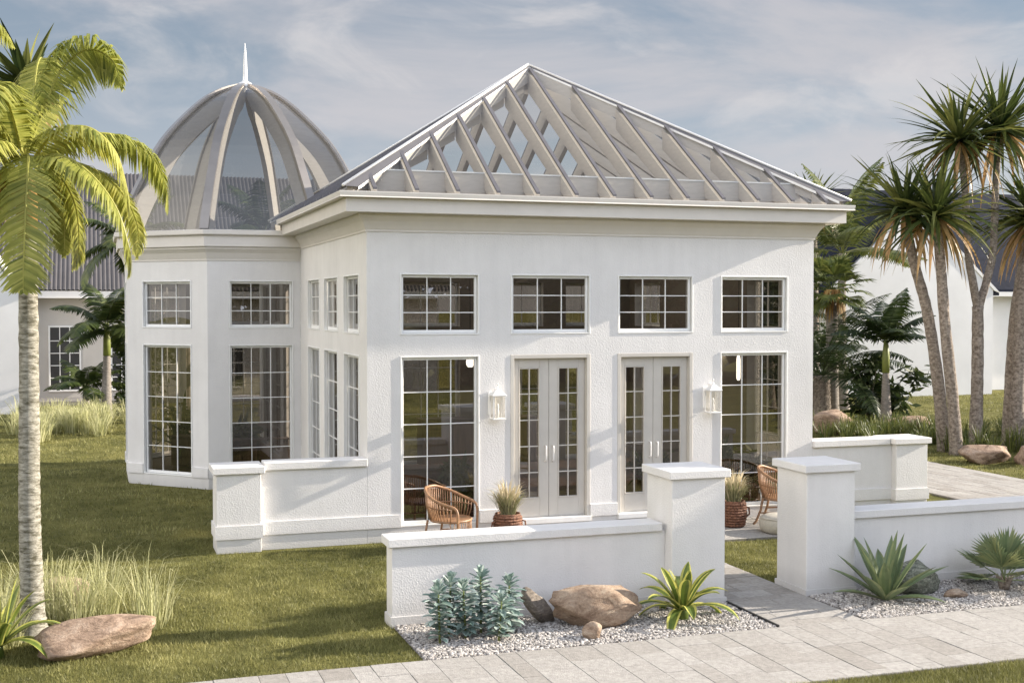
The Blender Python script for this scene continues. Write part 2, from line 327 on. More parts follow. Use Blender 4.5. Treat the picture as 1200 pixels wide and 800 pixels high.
tc=N.new('ShaderNodeTexCoord'); sep=N.new('ShaderNodeSeparateXYZ'); L.new(tc.outputs['Generated'],sep.inputs[0])
def rampn(src,stops,lo=0,hi=1):
    mr=N.new('ShaderNodeMapRange'); mr.inputs['From Min'].default_value=lo; mr.inputs['From Max'].default_value=hi; L.new(src,mr.inputs['Value'])
    r=N.new('ShaderNodeValToRGB'); e=r.color_ramp.elements; e[0].position=stops[0][0]; e[0].color=(*stops[0][1],1); e[1].position=stops[-1][0]; e[1].color=(*stops[-1][1],1)
    for p,c in stops[1:-1]: k=e.new(p); k.color=(*c,1)
    L.new(mr.outputs[0],r.inputs['Fac']); return r.outputs[0]
def mixc(f,a,b):
    m=N.new('ShaderNodeMix'); m.data_type='RGBA'
    if isinstance(f,float): m.inputs[0].default_value=f
    else: L.new(f,m.inputs[0])
    L.new(a,m.inputs[6]); L.new(b,m.inputs[7]); return m.outputs[2]
# clear air: haze near the horizon to soft slate blue above, unseen upper sky brightened as fill light
X_=1/EXPO
air=rampn(sep.outputs['Z'],[(0,(.56,.555,.60)),(.10,(.44,.465,.53)),(.19,(.285,.335,.40)),(.30,(.22,.275,.35)),(.42,(.74,.82,.98)),(.7,(.72,.80,.98)),(1,(.5,.57,.72))])
base=mixc(.85,sc.outputs[0],air)
def clouds(scale,stretch,lo,hi,detail=8,off=(0,0,0),dist=.5):
    mp=N.new('ShaderNodeMapping'); mp.inputs['Scale'].default_value=stretch; mp.inputs['Location'].default_value=off; L.new(tc.outputs['Generated'],mp.inputs['Vector'])
    n=N.new('ShaderNodeTexNoise'); n.inputs['Scale'].default_value=scale; n.inputs['Detail'].default_value=detail; n.inputs['Roughness'].default_value=.58; n.inputs['Distortion'].default_value=dist; L.new(mp.outputs[0],n.inputs['Vector'])
    mr=N.new('ShaderNodeMapRange'); mr.interpolation_type='SMOOTHSTEP'; mr.inputs['From Min'].default_value=lo; mr.inputs['From Max'].default_value=hi; L.new(n.outputs['Fac'],mr.inputs['Value']); return mr.outputs[0]
c1=clouds(2.6,(1,1,2.6),.44,.66,off=(.35,.1,.2))
c2=clouds(7.5,(1,1,2.2),.50,.72,off=(1.3,.4,.1),dist=.5)
ccol=rampn(sep.outputs['Z'],[(0,(.68,.655,.67)),(.3,(.63,.605,.63)),(.5,(1.1,1.1,1.14)),(1,(.75,.75,.8))])
f1=N.new('ShaderNodeMath'); f1.operation='MULTIPLY'; f1.inputs[1].default_value=.75; L.new(c1,f1.inputs[0])
f2=N.new('ShaderNodeMath'); f2.operation='MULTIPLY'; f2.inputs[1].default_value=.5; L.new(c2,f2.inputs[0])
wcol=rampn(sep.outputs['Z'],[(0,(.80,.76,.75)),(.3,(.80,.765,.76)),(.5,(1.1,1.1,1.12)),(1,(.75,.75,.8))])
s1=mixc(f1.outputs[0],base,ccol); s2=mixc(f2.outputs[0],s1,wcol)
# unseen sky brightened to light the side walls: bank opposite the sun (west side of the sky) and glow around the sun
west_fill=N.new('ShaderNodeMapRange'); west_fill.interpolation_type='SMOOTHSTEP'; west_fill.inputs['From Min'].default_value=.5; west_fill.inputs['From Max'].default_value=-.0 if False else 1.0; west_fill.inputs['To Max'].default_value=.9
ng=N.new('ShaderNodeMath'); ng.operation='MULTIPLY'; ng.inputs[1].default_value=-1; L.new(sep.outputs['X'],ng.inputs[0]); L.new(ng.outputs[0],west_fill.inputs['Value'])
bcol=N.new('ShaderNodeRGB'); bcol.outputs[0].default_value=(4.1,3.8,3.4,1); bz=N.new('ShaderNodeMapRange'); bz.interpolation_type='SMOOTHSTEP'; bz.inputs['From Min'].default_value=.02; bz.inputs['From Max'].default_value=.30; bz.inputs['To Min'].default_value=.12; L.new(sep.outputs['Z'],bz.inputs['Value']); bm_=N.new('ShaderNodeMath'); bm_.operation='MULTIPLY'; L.new(west_fill.outputs[0],bm_.inputs[0]); L.new(bz.outputs[0],bm_.inputs[1]); s3=mixc(bm_.outputs[0],s2,bcol.outputs[0])
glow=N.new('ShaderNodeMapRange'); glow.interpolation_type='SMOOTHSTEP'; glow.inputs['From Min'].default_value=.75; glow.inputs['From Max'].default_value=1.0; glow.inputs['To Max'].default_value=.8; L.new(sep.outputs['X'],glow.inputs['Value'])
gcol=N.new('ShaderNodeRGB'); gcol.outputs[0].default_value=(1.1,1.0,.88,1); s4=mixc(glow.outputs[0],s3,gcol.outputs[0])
back=N.new('ShaderNodeMapRange'); back.interpolation_type='SMOOTHSTEP'; back.inputs['From Min'].default_value=.25; back.inputs['From Max'].default_value=1.0; back.inputs['To Max'].default_value=.9  # cool fill added to the unseen sky behind the camera, for the facade
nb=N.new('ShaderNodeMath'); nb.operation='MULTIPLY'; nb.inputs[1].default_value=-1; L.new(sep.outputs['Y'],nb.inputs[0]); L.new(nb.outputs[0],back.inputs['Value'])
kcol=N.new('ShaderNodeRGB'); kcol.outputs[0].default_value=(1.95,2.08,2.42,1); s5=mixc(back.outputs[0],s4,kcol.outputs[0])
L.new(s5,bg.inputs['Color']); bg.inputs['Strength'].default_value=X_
scene.view_settings.view_transform='Standard'; scene.view_settings.look='None'; scene.view_settings.exposure=0; scene.view_settings.gamma=1
scene.render.engine='CYCLES'; scene.cycles.use_denoising=True; scene.cycles.max_bounces=10; scene.cycles.transparent_max_bounces=24; scene.cycles.sample_clamp_indirect=6; scene.cycles.caustics_reflective=False

# ------------------------------------------------------------------ ground, path, beds
NOGRASS=[(-.72,-6.05,10.6,-4.69),(-9,-7.82,13.5,-6.055),(3.16,-6,4.205,-1.5),(.40,-1.55,6.95,.05),(-.02,-.02,7.4,7.1),(-2.16,-.15,0,.35),(-.72,-4.72,8.5,-4.42),(2.45,-4.9,3.16,-4.18),(4.2,-4.9,4.9,-4.18),(10.63,-7.8,13.52,16),(-2.7,6.5,1.4,10.4),(-3.1,7.4,1.6,9.5),(-1.8,6.1,.3,10.8),(8.86,-.15,9.5,.45),(7.3,-.05,9,.35)]
def lawn_z(x,y):
    d=min(max(a-x,x-c,b-y,y-e) for a,b,c,e in NOGRASS); k=min(1,max(0,d/.7))
    if k==0 or abs(x)>24: return 0
    p=Vector((x,y,0)); return k*(.055*noise.noise(p*.75)+.055*noise.noise(p*1.7+Vector((7,3,1)))+.014*noise.noise(p*4.5))
mb=MB()
xs=np.concatenate([np.linspace(-300,-12,12),np.arange(-10,8,.17),np.linspace(8.5,22,28),np.linspace(25,400,14)]); ys=np.concatenate([np.linspace(-200,-12,8),np.arange(-10,16,.17),np.linspace(16.5,30,20),np.linspace(33,600,16)])
V=[(x,y,-.004+lawn_z(x,y)) for y in ys for x in xs]; nx=len(xs)
mb.add(V,[(j*nx+i,j*nx+i+1,(j+1)*nx+i+1,(j+1)*nx+i) for j in range(len(ys)-1) for i in range(nx-1)])
tag(mb.build('lawn',M['lawn'],smooth=True),kind='structure')

def paving(name,x0,x1,y0,y1,z,pm,rows,along='y',seed=1,gap=.006,lw=(.45,1.1),skip=None):
    """random coursed stone: strips of given widths, cut into stones; real joints over a dark bed"""
    rnd=random.Random(seed); mb=MB()
    mb.box(x0,y0,z-.05,x1,y1,z-.012,1)
    a0,a1,b0,b1=(x0,x1,y0,y1) if along=='y' else (y0,y1,x0,x1)
    a=a0
    while a<a1-.02:
        wd=rnd.choice(rows); 
        if a1-(a+wd)<.12: wd=a1-a
        b=b0-rnd.random()*.5
        while b<b1:
            ln=rnd.uniform(*lw); s=max(b,b0); e=min(b+ln,b1)
            if b1-e<.12: e=b1
            if e-s>.03:
                g=gap*rnd.uniform(.35,1.15); zz=z+rnd.uniform(-.003,.003); t=min(1,max(0,rnd.gauss(.5,.24)))
                if along=='y': mb.cbox(a+g/2,s+g/2,z-.03,min(a+wd,a1)-g/2,e-g/2,zz,.0035,0,t)
                else: mb.cbox(s+g/2,a+g/2,z-.03,e-g/2,min(a+wd,a1)-g/2,zz,.0035,0,t)
            b=e if e==b1 else b+ln
            if e==b1: break
        a+=wd
    return tag(mb.build(name,[pm,M['joint']]),kind='structure')
paving('path',-9,10.6,-7.81,-6.045,.022,M['paver'],(.2,.3,.4,.25,.3),'y',3,gap=.0035,lw=(.28,.66))
paving('gate_path',3.165,4.2,-6.04,-1.535,.022,M['paver'],(.18,.28,.22),'x',5,gap=.007,lw=(.3,.6))
paving('patio',.42,6.93,-1.53,-.002,.04,M['paver'],(.3,.45,.4),'x',8,lw=(.45,.9))
paving('driveway',10.65,13.5,-7.81,16,.03,M['paver'],(.16,.22,.2),'y',9,lw=(.3,.6))
# gravel beds
mb=MB()
mb.add([(-.715,-6.042,.012),(3.155,-6.042,.012),(3.155,-4.70,.012),(-.715,-4.70,.012)],[(0,1,2,3)])
mb.add([(4.21,-6.042,.012),(10.4,-6.042,.012),(10.4,-4.70,.012),(4.21,-4.70,.012)],[(0,1,2,3)])
tag(mb.build('gravel_bed',M['gravelbase']),kind='structure')
# thin dark metal edging between gravel and gate path
mb=MB(); mb.box(3.145,-6.04,0,3.163,-4.9,.045); tag(mb.build('path_edging',M['cable']),kind='structure')

def pebbles(regions,dens,seed):
    rs=np.random.RandomState(seed)
    t=(1+5**.5)/2
    iv=np.array([(-1,t,0),(1,t,0),(-1,-t,0),(1,-t,0),(0,-1,t),(0,1,t),(0,-1,-t),(0,1,-t),(t,0,-1),(t,0,1),(-t,0,-1),(-t,0,1)],float)/1.9
    fi=np.array([(0,11,5),(0,5,1),(0,1,7),(0,7,10),(0,10,11),(1,5,9),(5,11,4),(11,10,2),(10,7,6),(7,1,8),(3,9,4),(3,4,2),(3,2,6),(3,6,8),(3,8,9),(4,9,5),(2,4,11),(6,2,10),(8,6,7),(9,8,1)])
    P=[]
    for x0,y0,x1,y1 in regions:
        k=int((x1-x0)*(y1-y0)*dens); P.append(np.stack([rs.uniform(x0,x1,k),rs.uniform(y0,y1,k),rs.uniform(.012,.03,k)],1))
    P=np.concatenate(P); k=len(P)
    s=rs.uniform(.008,.020,(k,1,1))*np.concatenate([rs.uniform(.7,1.3,(k,1,2)),rs.uniform(.5,.9,(k,1,1))],2)
    v=iv[None]*(1+rs.uniform(-.18,.18,(k,12,1)))*s
    a=rs.uniform(0,6.28,k); ca,sa=np.cos(a)[:,None],np.sin(a)[:,None]
    x=v[:,:,0]*ca-v[:,:,1]*sa; y=v[:,:,0]*sa+v[:,:,1]*ca
    v=np.stack([x,y,v[:,:,2]],2)+P[:,None,:]
    f=(fi[None]+np.arange(k)[:,None,None]*12).reshape(-1,3)
    ti=np.repeat(np.clip(rs.normal(.6,.28,k),0,1),20)
    return raw('gravel',v.reshape(-1,3),f,M['pebble'],ti)
tag(pebbles([(-.70,-6.05,3.14,-4.71),(4.22,-6.05,8.2,-4.71)],2700,4),'loose pale grey gravel in the planting beds before the front walls','gravel',kind='stuff')

# ------------------------------------------------------------------ lawn blades
def in_boxes(x,y,bx):
    m=np.zeros(len(x),bool)
    for a,b,c,d in bx: m|=(x>a)&(x<c)&(y>b)&(y<d)
    return m
NOGRASS=[(-.72,-6.05,10.6,-4.69),(-9,-7.82,13.5,-6.055),(3.16,-6,4.205,-1.5),(.40,-1.55,6.95,.05),(-.02,-.02,7.4,7.1),(-2.16,-.15,0,.35),(-.72,-4.72,8.5,-4.42),(2.45,-4.9,3.16,-4.18),(4.2,-4.9,4.9,-4.18),(10.63,-7.8,13.52,16),(-2.7,6.5,1.4,10.4),(-3.1,7.4,1.6,9.5),(-1.8,6.1,.3,10.8),(8.86,-.15,9.5,.45),(7.3,-.05,9,.35)]
def blades(name,x0,y0,x1,y1,k,h,wd,seed,label,mt):
    rs=np.random.RandomState(seed); x=rs.uniform(x0,x1,k); y=rs.uniform(y0,y1,k)
    # keep what the view frustum (with a margin) can hold
    dx,dy=x-CAM.x,y-CAM.y; c,s=math.cos(R(18.5)),math.sin(R(18.5)); fz=dx*s+dy*c; fx=dx*c-dy*s
    ok=~in_boxes(x,y,NOGRASS)&(np.abs(fx)<fz*.47+1.2)&(fz>3)
    x,y=x[ok],y[ok]; k=len(x)
    pat=np.array([noise.noise(Vector((a*.55,b*.55,3)))+.6*noise.noise(Vector((a*2.1,b*2.1,9))) for a,b in zip(x,y)])
    hh=h*rs.uniform(.55,1.25,k)*(1+.35*pat); ww=wd*rs.uniform(.7,1.3,k)
    an=rs.uniform(0,6.28,k); ta=rs.uniform(0,6.28,k); tl=rs.uniform(.1,.9,k)*hh
    b=np.stack([x,y,np.array([lawn_z(p,q) for p,q in zip(x,y)])-.006],1); sd=np.stack([np.cos(an),np.sin(an),np.zeros(k)],1)*ww[:,None]
    tp=b+np.stack([np.cos(ta)*tl,np.sin(ta)*tl,hh],1)
    v=np.stack([b-sd,b+sd,tp],1).reshape(-1,3); f=np.arange(3*k).reshape(-1,3)
    ti=np.clip(.5+.60*pat+rs.normal(0,.2,k),0,1)  # patchy sward tone that also paints soft dappled shade into the blades
    return tag(raw(name,v,f,mt,ti),label,'grass',kind='stuff')
blades('lawn_grass',-8.5,-8.6,7,1.2,420000,.042,.0035,11,'short mown lawn grass around the white walls and path',M['lawnblade'])
blades('far_lawn_grass',-13,1.2,30,26,260000,.055,.008,12,'short lawn grass stretching behind the conservatory',M['lawnblade'])
blades('verge_grass',1.0,-9.6,8,-7.82,70000,.045,.0035,13,'strip of lawn grass along the near edge of the path',M['lawnblade'])

# ------------------------------------------------------------------ conservatory
C0=thing('conservatory','white stucco conservatory with a glass pyramid roof and a domed octagonal tower','building',(3.67,3.5,0))
PW,PD=7.34,7.0            # pavilion plan
A=2.373; TC=Vector((-.737,8.473)); S=1.966
def wallseg(mb,p0,p1,z0,z1,t,ops,m0,m1):
    p0=Vector(p0);p1=Vector(p1); u=(p1-p0); Ln=u.length; u/=Ln; nv=Vector((u.y,-u.x))
    def P(a,d,z): q=p0+u*a-nv*d; return (q.x,q.y,z)
    us=sorted({0,Ln}|{o[0] for o in ops}|{o[1] for o in ops}); zs=sorted({z0,z1}|{o[2] for o in ops}|{o[3] for o in ops})
    for i in range(len(us)-1):
        for j in range(len(zs)-1):
            uc,zc=(us[i]+us[i+1])/2,(zs[j]+zs[j+1])/2
            if any(o[0]<uc<o[1] and o[2]<zc<o[3] for o in ops): continue
            a,b=us[i],us[i+1]
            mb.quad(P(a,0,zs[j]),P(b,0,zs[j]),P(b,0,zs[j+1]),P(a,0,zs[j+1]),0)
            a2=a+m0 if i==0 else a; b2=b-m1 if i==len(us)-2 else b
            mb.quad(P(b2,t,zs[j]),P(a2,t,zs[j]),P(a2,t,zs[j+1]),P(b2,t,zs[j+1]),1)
    for a,b,c,d in ops:
        mb.quad(P(a,0,c),P(a,t,c),P(a,t,d),P(a,0,d),0); mb.quad(P(b,t,c),P(b,0,c),P(b,0,d),P(b,t,d),0)
        mb.quad(P(a,0,c),P(b,0,c),P(b,t,c),P(a,t,c),0); mb.quad(P(a,0,d),P(a,t,d),P(b,t,d),P(b,0,d),0)
    mb.quad(P(0,0,z1),P(Ln,0,z1),P(Ln,t,z1),P(0,t,z1),1)
T=.24; ZB,ZM,ZU0,ZU1=.21,2.69,2.995,3.892
WINDOWS=[]; DOORS=[]; BANDS=[]
def facade(mb,p0,p1,z1,bays,m0,m1,kinds=None):
    ops=[]; p0v=Vector(p0);p1v=Vector(p1);u=(p1v-p0v);Ln=u.length;u/=Ln;nv=Vector((u.y,-u.x)); rz=math.atan2(nv.x,-nv.y)
    edges=[0]
    for i,(a,b) in enumerate(bays):
        k=kinds[i] if kinds else 'w'
        ops+= [(a,b,ZB,ZM),(a,b,ZU0,ZU1)]
        q=p0v+u*((a+b)/2)
        if k=='w': WINDOWS.append((q.x,q.y,ZB,rz,'L',b-a))
        else: DOORS.append((q.x,q.y,ZB,rz,b-a))
        WINDOWS.append((q.x,q.y,ZU0,rz,'U',b-a)); edges+=[a,b]
    edges.append(Ln)
    for i in range(0,len(edges),2): BANDS.append((p0v,u,nv,edges[i],edges[i+1],i==0,i==len(edges)-2))
    wallseg(mb,p0,p1,0,z1,T,ops,m0,m1)
wall=MB()
facade(wall,(0,0),(PW,0),4.74,[(.485,1.685),(2.17,3.45),(3.90,5.18),(5.66,6.87)],T,T,['w','d','d','w'])
facade(wall,(0,6.1),(0,0),4.74,[(.90,2.14),(2.60,3.85),(4.36,5.56)],0,T)
facade(wall,(PW,0),(PW,PD),4.74,[(.5,1.73),(2.88,4.12),(5.27,6.5)],T,T)
facade(wall,(PW,PD),(1.146,PD),4.74,[(.5,1.7),(2.2,3.4),(4.0,5.2)],T,0)
oc=[(TC.x+2.569*math.cos(R(a)),TC.y+2.569*math.sin(R(a))) for a in (-112.5,-67.5,-22.5,22.5,67.5,112.5,157.5,202.5)]
mt=T*math.tan(R(22.5))
tow=MB(); mid=[(S/2-.602,S/2+.602)]
facade(tow,oc[0],(-.002,oc[0][1]),4.5,mid,mt,0)
for i in (2,3,4,5,6,7): facade(tow,oc[i],oc[(i+1)%8],4.5,mid,mt,mt)
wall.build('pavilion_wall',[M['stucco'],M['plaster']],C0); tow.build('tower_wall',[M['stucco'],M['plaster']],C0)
# plinth band, proud of the wall, broken by the openings
for p0,u,nv,a,b,first,last in BANDS:
    mb=MB()
    if first: a-=.0
    d=.026; a2=a-(.026 if (first and abs(p0.x)<1e-6 and abs(p0.y)<1e-6) else 0)
    P=lambda s,o,z:(p0.x+u.x*s+nv.x*o,p0.y+u.y*s+nv.y*o,z)
    b2=b
    mb.add([P(a2,.001,.212),P(b2,.001,.212),P(b2,d,.212),P(a2,d,.212),P(a2,.001,.40),P(b2,.001,.40),P(b2,d,.395),P(a2,d,.395)],[(0,1,2,3),(4,7,6,5),(3,2,6,7),(0,3,7,4),(1,5,6,2)])
    mb.build('plinth_band',M['stucco'],C0)
mb=MB(); mb.box(.24,.24,0,PW-.24,PD-.24,.20); mb.prism([(TC.x+2.2*math.cos(R(22.5+45*i)),TC.y+2.2*math.sin(R(22.5+45*i)),.0) for i in range(8)],(0,0,.203)); mb.build('floor',M['floorwood'],C0)

# cornices
pav_path=[(0,5.94),(0,0),(PW,0),(PW,PD),(1.3,PD)]
mb=MB(); mb.sweep(pav_path,[(.001,4.478),(.018,4.482),(.018,4.512),(.028,4.53),(.045,4.57),(.075,4.63),(.112,4.68),(.132,4.70),(.132,4.733),(.001,4.733)]); mb.build('crown_moulding',M['trim'],C0)
mb=MB(); mb.sweep(pav_path,[(-.05,4.737),(.366,4.737),(.366,4.930),(-.05,4.930)]); mb.build('fascia',M['trim'],C0)
mb=MB(); mb.sweep(pav_path,[(.20,4.933),(.468,4.933),(.468,4.938),(.46,4.95),(.468,5.0),(.468,5.017),(.452,5.017),(.445,4.985),(.20,4.985)]); mb.build('gutter',M['trim'],C0)
tp=[(oc[2][0],7.25),oc[3],oc[4],oc[5],oc[6],oc[7],oc[0],(-.003,oc[0][1])]
mb=MB(); mb.sweep(tp,[(.001,4.255),(.016,4.26),(.016,4.285),(.03,4.32),(.06,4.40),(.10,4.45),(.12,4.47),(.12,4.512),(.001,4.512)]); mb.build('crown_moulding',M['trim'],C0)
mb=MB(); mb.sweep(tp,[(-.2,4.515),(.165,4.515),(.165,4.72),(-.2,4.72)]); mb.build('fascia',M['trim'],C0)
mb=MB(); mb.sweep(tp,[(-.3,4.723),(.215,4.723),(.225,4.74),(.225,4.815),(.21,4.822),(-.3,4.822)]); mb.build('gutter',M['trim'],C0)

# windows: one prototype per size, local -y looks outward, origin at the opening's bottom centre on the wall face
def bar_frame(mb,x0,z0,x1,z1,w,y0,y1,bot=None):
    bot=bot or w
    mb.cbox(x0,y0,z0,x0+w,y1,z1,.004); mb.cbox(x1-w,y0,z0,x1,y1,z1,.004)
    mb.cbox(x0+w+.0005,y0+.001,z0,x1-w-.0005,y1,z0+bot,.004); mb.cbox(x0+w+.0005,y0+.001,z1-w,x1-w-.0005,y1,z1,.004)
PROTO={}
def window_proto(kind,wd):
    key=(kind,round(wd,2))
    if key in PROTO: return PROTO[key]
    H=ZM-ZB if kind=='L' else ZU1-ZU0; rows=5 if kind=='L' else 3; hw=wd/2-.001
    mb=MB()
    # thin outer casing in the reveal, then the sash set back
    bar_frame(mb,-hw,.001,hw,H-.001,.022,-.012,.045)
    bar_frame(mb,-hw+.0225,.0235,hw-.0225,H-.0235,.038,.05,.10,.048)
    o=mb.build('window',M['frame'],C0,origin=(0,0,0))
    x0,x1,z0,z1=-hw+.061,hw-.061,.072,H-.062
    mb=MB(); mb.quad((x0,.078,z0),(x1,.078,z0),(x1,.078,z1),(x0,.078,z1)); p=mb.build('pane',M['glass'],o,origin=(0,0,0))
    mb=MB()
    for i in (1,2): x=x0+(x1-x0)*i/3; mb.box(x-.0065,.062,z0,x+.0065,.09,z1)
    for i in range(1,rows):
        z=z0+(z1-z0)*i/rows
        for k in range(3):
            a=x0+(x1-x0)*k/3+(.007 if k else 0); b=x0+(x1-x0)*(k+1)/3-(.007 if k<2 else 0); mb.box(a,.0635,z-.0065,b,.0885,z+.0065)
    mb.build('muntin_grid',M['frame'],o,origin=(0,0,0))
    PROTO[key]=[o,True]; return PROTO[key]
for x,y,z,rz,k,wd in WINDOWS:
    pr=window_proto(k,wd); loc=(x-3.67,y-3.5,z)
    if pr[1]: pr[0].location=loc; pr[0].rotation_euler=(0,0,rz); pr[1]=False
    else: dup(pr[0],C0,loc,rz)
# doors
def make_door(wd):
    H=ZM-ZB; hw=wd/2-.001; mb=MB()
    mb.cbox(-hw,-.008,.02,-hw+.055,.15,H-.001,.004); mb.cbox(hw-.055,-.008,.02,hw,.15,H-.001,.004); mb.cbox(-hw+.0555,-.007,H-.058,hw-.0555,.15,H-.001,.004)
    o=mb.build('door',M['door'],C0,origin=(0,0,0))
    mb=MB(); mb.cbox(-hw,-.06,-.06,hw,.20,.018,.006); mb.build('threshold',M['white_metal'],o,origin=(0,0,0))
    for s in (-1,1):
        xo,xi=s*(hw-.057),s*.003; a,b=min(xo,xi),max(xo,xi)
        go,gi=s*(hw-.057-.10),s*.145; ga,gb=min(go,gi),max(go,gi); z0,z1=.022,H-.062; g0,g1=.30,H-.20
        mb=MB(); y0,y1=.085,.13
        mb.cbox(a,y0,z0,ga,y1,z1,.003); mb.cbox(gb,y0,z0,b,y1,z1,.003); mb.cbox(ga+.0005,y0+.0005,z0,gb-.0005,y1,g0,.003); mb.cbox(ga+.0005,y0+.0005,g1,gb-.0005,y1,z1,.003)
        bar_frame(mb,ga+.001,g0+.001,gb-.001,g1-.001,.018,y0-.012,y1-.004)
        x=(ga+gb)/2; mb.box(x-.007,y0-.004,g0+.02,x+.007,y1-.012,g1-.02)
        for i in range(1,5):
            z=g0+(g1-g0)*i/5; mb.box(ga+.02,y0-.003,z-.007,x-.0075,y1-.013,z+.007); mb.box(x+.0075,y0-.003,z-.007,gb-.02,y1-.013,z+.007)
        mb.build('door_leaf',M['door'],o,origin=(0,0,0))
        mb=MB(); mb.quad((ga+.015,.108,g0+.015),(gb-.015,.108,g0+.015),(gb-.015,.108,g1-.015),(ga+.015,.108,g1-.015)); mb.build('pane',M['glass'],o,origin=(0,0,0))
        mb=MB(); hx=s*.06; mb.tube([(hx,y0,.86),(hx,y0-.05,.87),(hx,y0-.055,.90),(hx,y0-.055,1.06),(hx,y0-.05,1.09),(hx,y0,1.10)],.011,8); mb.build('handle',M['white_metal'],o,True,origin=(0,0,0))
    return o
D0=make_door(1.28)
for i,(x,y,z,rz,wd) in enumerate(DOORS):
    loc=(x-3.67,y-3.5,z)
    if i==0: D0.location=loc; D0.rotation_euler=(0,0,rz)
    else: dup(D0,C0,loc,rz)

# pyramid roof
XC,YC=PW/2,PD/2; E=.42; Z0,ZA=5.035,7.66
def plane_z(run,tot): return Z0+(ZA-Z0)*run/tot
SIDES=[((1,0),(0,1),XC,YC),((0,1),(-1,0),YC,XC),((-1,0),(0,-1),XC,YC),((0,-1),(1,0),YC,XC)]   # along, inward, half-length, half-depth
ctr=Vector((XC,YC))
rafter_mats=M['timber']
for si,(al,inn,hl,hd) in enumerate(SIDES):
    al=Vector(al);inn=Vector(inn); base=ctr-inn*(hd+E); tot=hd+E; slope=(ZA-Z0)/tot
    nside=5 if hl==YC else 6; step=.606 if hl==XC else (.606*YC/XC)
    for k in range(-6,7):
        a=k*step
        run=tot*(1-abs(a)/(hl+E))
        if run<.25: continue
        if k==0: run-=.10
        else: run-=.06
        if si==3 and (YC-a)>6.2 : pass
        q=lambda r,z:(base.x+al.x*a+inn.x*r,base.y+al.y*a+inn.y*r,z)
        D=.36; w2=.042; wv=(al.x*w2,al.y*w2)
        r0=.05; pts=[q(r0,Z0+slope*r0-.03),q(run,Z0+slope*run-.03),q(run,Z0+slope*run-.03-D),q(max(r0+.02,.36),max(Z0-.02,Z0+slope*.36-.03-D)),q(r0,Z0-.035)]
        if run<.55: pts=[q(r0,Z0+slope*r0-.03),q(run,Z0+slope*run-.03),q(run,Z0-.03),q(r0,Z0-.035)]
        pts=[(p[0]-wv[0],p[1]-wv[1],p[2]) for p in pts]
        mb=MB(); mb.prism(pts,(2*wv[0],2*wv[1],0)); rf=mb.build('rafter',M['timber'],C0)
        mb=MB(); cw=(al.x*.028,al.y*.028); p=[q(0.0,Z0+.012),q(run,Z0+slope*run+.012),q(run,Z0+slope*run+.045),q(0.0,Z0+.045)]
        p=[(v[0]-cw[0],v[1]-cw[1],v[2]) for v in p]; mb.prism(p,(2*cw[0],2*cw[1],0)); mb.build('cap_strip',M['cap'],rf,origin=ORG[C0.name])
    # glazing: one triangular sheet per slope
    mb=MB(); q=lambda s,r,z:(base.x+al.x*s+inn.x*r,base.y+al.y*s+inn.y*r,z)
    mb.add([q(-(hl+E-.02),.02,Z0+slope*.02),q(hl+E-.02,.02,Z0+slope*.02),q(0,tot-.005,ZA-.004)],[(0,1,2)]); mb.build('roof_glass',M['roofglass'],C0)
    # kerb upstand between the rafters
    kb=base+inn*(E+.16); zt=5.375; ext=hl-.16
    mb=MB(); cs=[kb-al*ext,kb+al*ext-al*.081,kb+al*ext-al*.081+inn*.08,kb-al*ext+inn*.08]
    mb.prism([(c.x,c.y,4.933) for c in cs],(0,0,zt-4.933)); mb.build('kerb_upstand',M['timber'],C0)
    mb=MB(); cs=[kb-al*ext-inn*.012,kb+al*ext-al*.081-inn*.012,kb+al*ext-al*.081+inn*.085,kb-al*ext+inn*.085]
    mb.prism([(c.x,c.y,zt+.002) for c in cs],(0,0,.022)); mb.build('kerb_trim',M['lightmetal'],C0)
apex=Vector((XC,YC,ZA))
for cx,cy in ((-E,-E),(PW+E,-E),(PW+E,PD+E),(-E,PD+E)):
    c=Vector((cx,cy,Z0)); d=apex-c; dh=Vector((d.x,d.y,0)).normalized(); sd=Vector((-dh.y,dh.x,0))
    # deep hip beam
    mb=MB(); a=c+d*.03; b=apex
    pts=[a-sd*.05+Vector((0,0,-.03)),b-sd*.05+Vector((0,0,-.03)),b-sd*.05+Vector((0,0,-.24)),c+d*.06-sd*.05+Vector((0,0,-.20)),a-sd*.05+Vector((0,0,-.09))]
    mb.prism([tuple(p) for p in pts],tuple(sd*.10)); hb=mb.build('hip_beam',M['timber'],C0)
    # folded metal hip cap: two wings lying on the slopes plus a raised roll
    mb=MB(); ex=Vector((1 if cx<XC else -1,0,0)); ey=Vector((0,1 if cy<YC else -1,0)); up=Vector((0,0,.052))
    W=.17
    for e,half,run in ((ex,XC,YC),(ey,YC,XC)):
        # a point moved along e from the hip stays on the slope of that eave at constant height
        mb.add([tuple(c+up),tuple(apex+up),tuple(apex+e*W*.3+up-Vector((0,0,.02))),tuple(c+e*W*1.3+up-Vector((0,0,.012)))],[(0,1,2,3)])
        mb.add([tuple(c+e*W*1.3+up-Vector((0,0,.012))),tuple(apex+e*W*.3+up-Vector((0,0,.02))),tuple(apex+e*W*.3),tuple(c+e*W*1.3)],[(0,1,2,3)],1)  # pale lip slot puts the sunlit edge into the colour
    hc=mb.build('hip_cap',[M['hipmetal'],M['lightmetal']],C0)
    mb=MB(); mb.tube([tuple(c+up*1.1),tuple(apex+up*1.1)],.022,8); mb.build('ridge_roll',M['lightmetal'],hc,True,origin=ORG[C0.name])

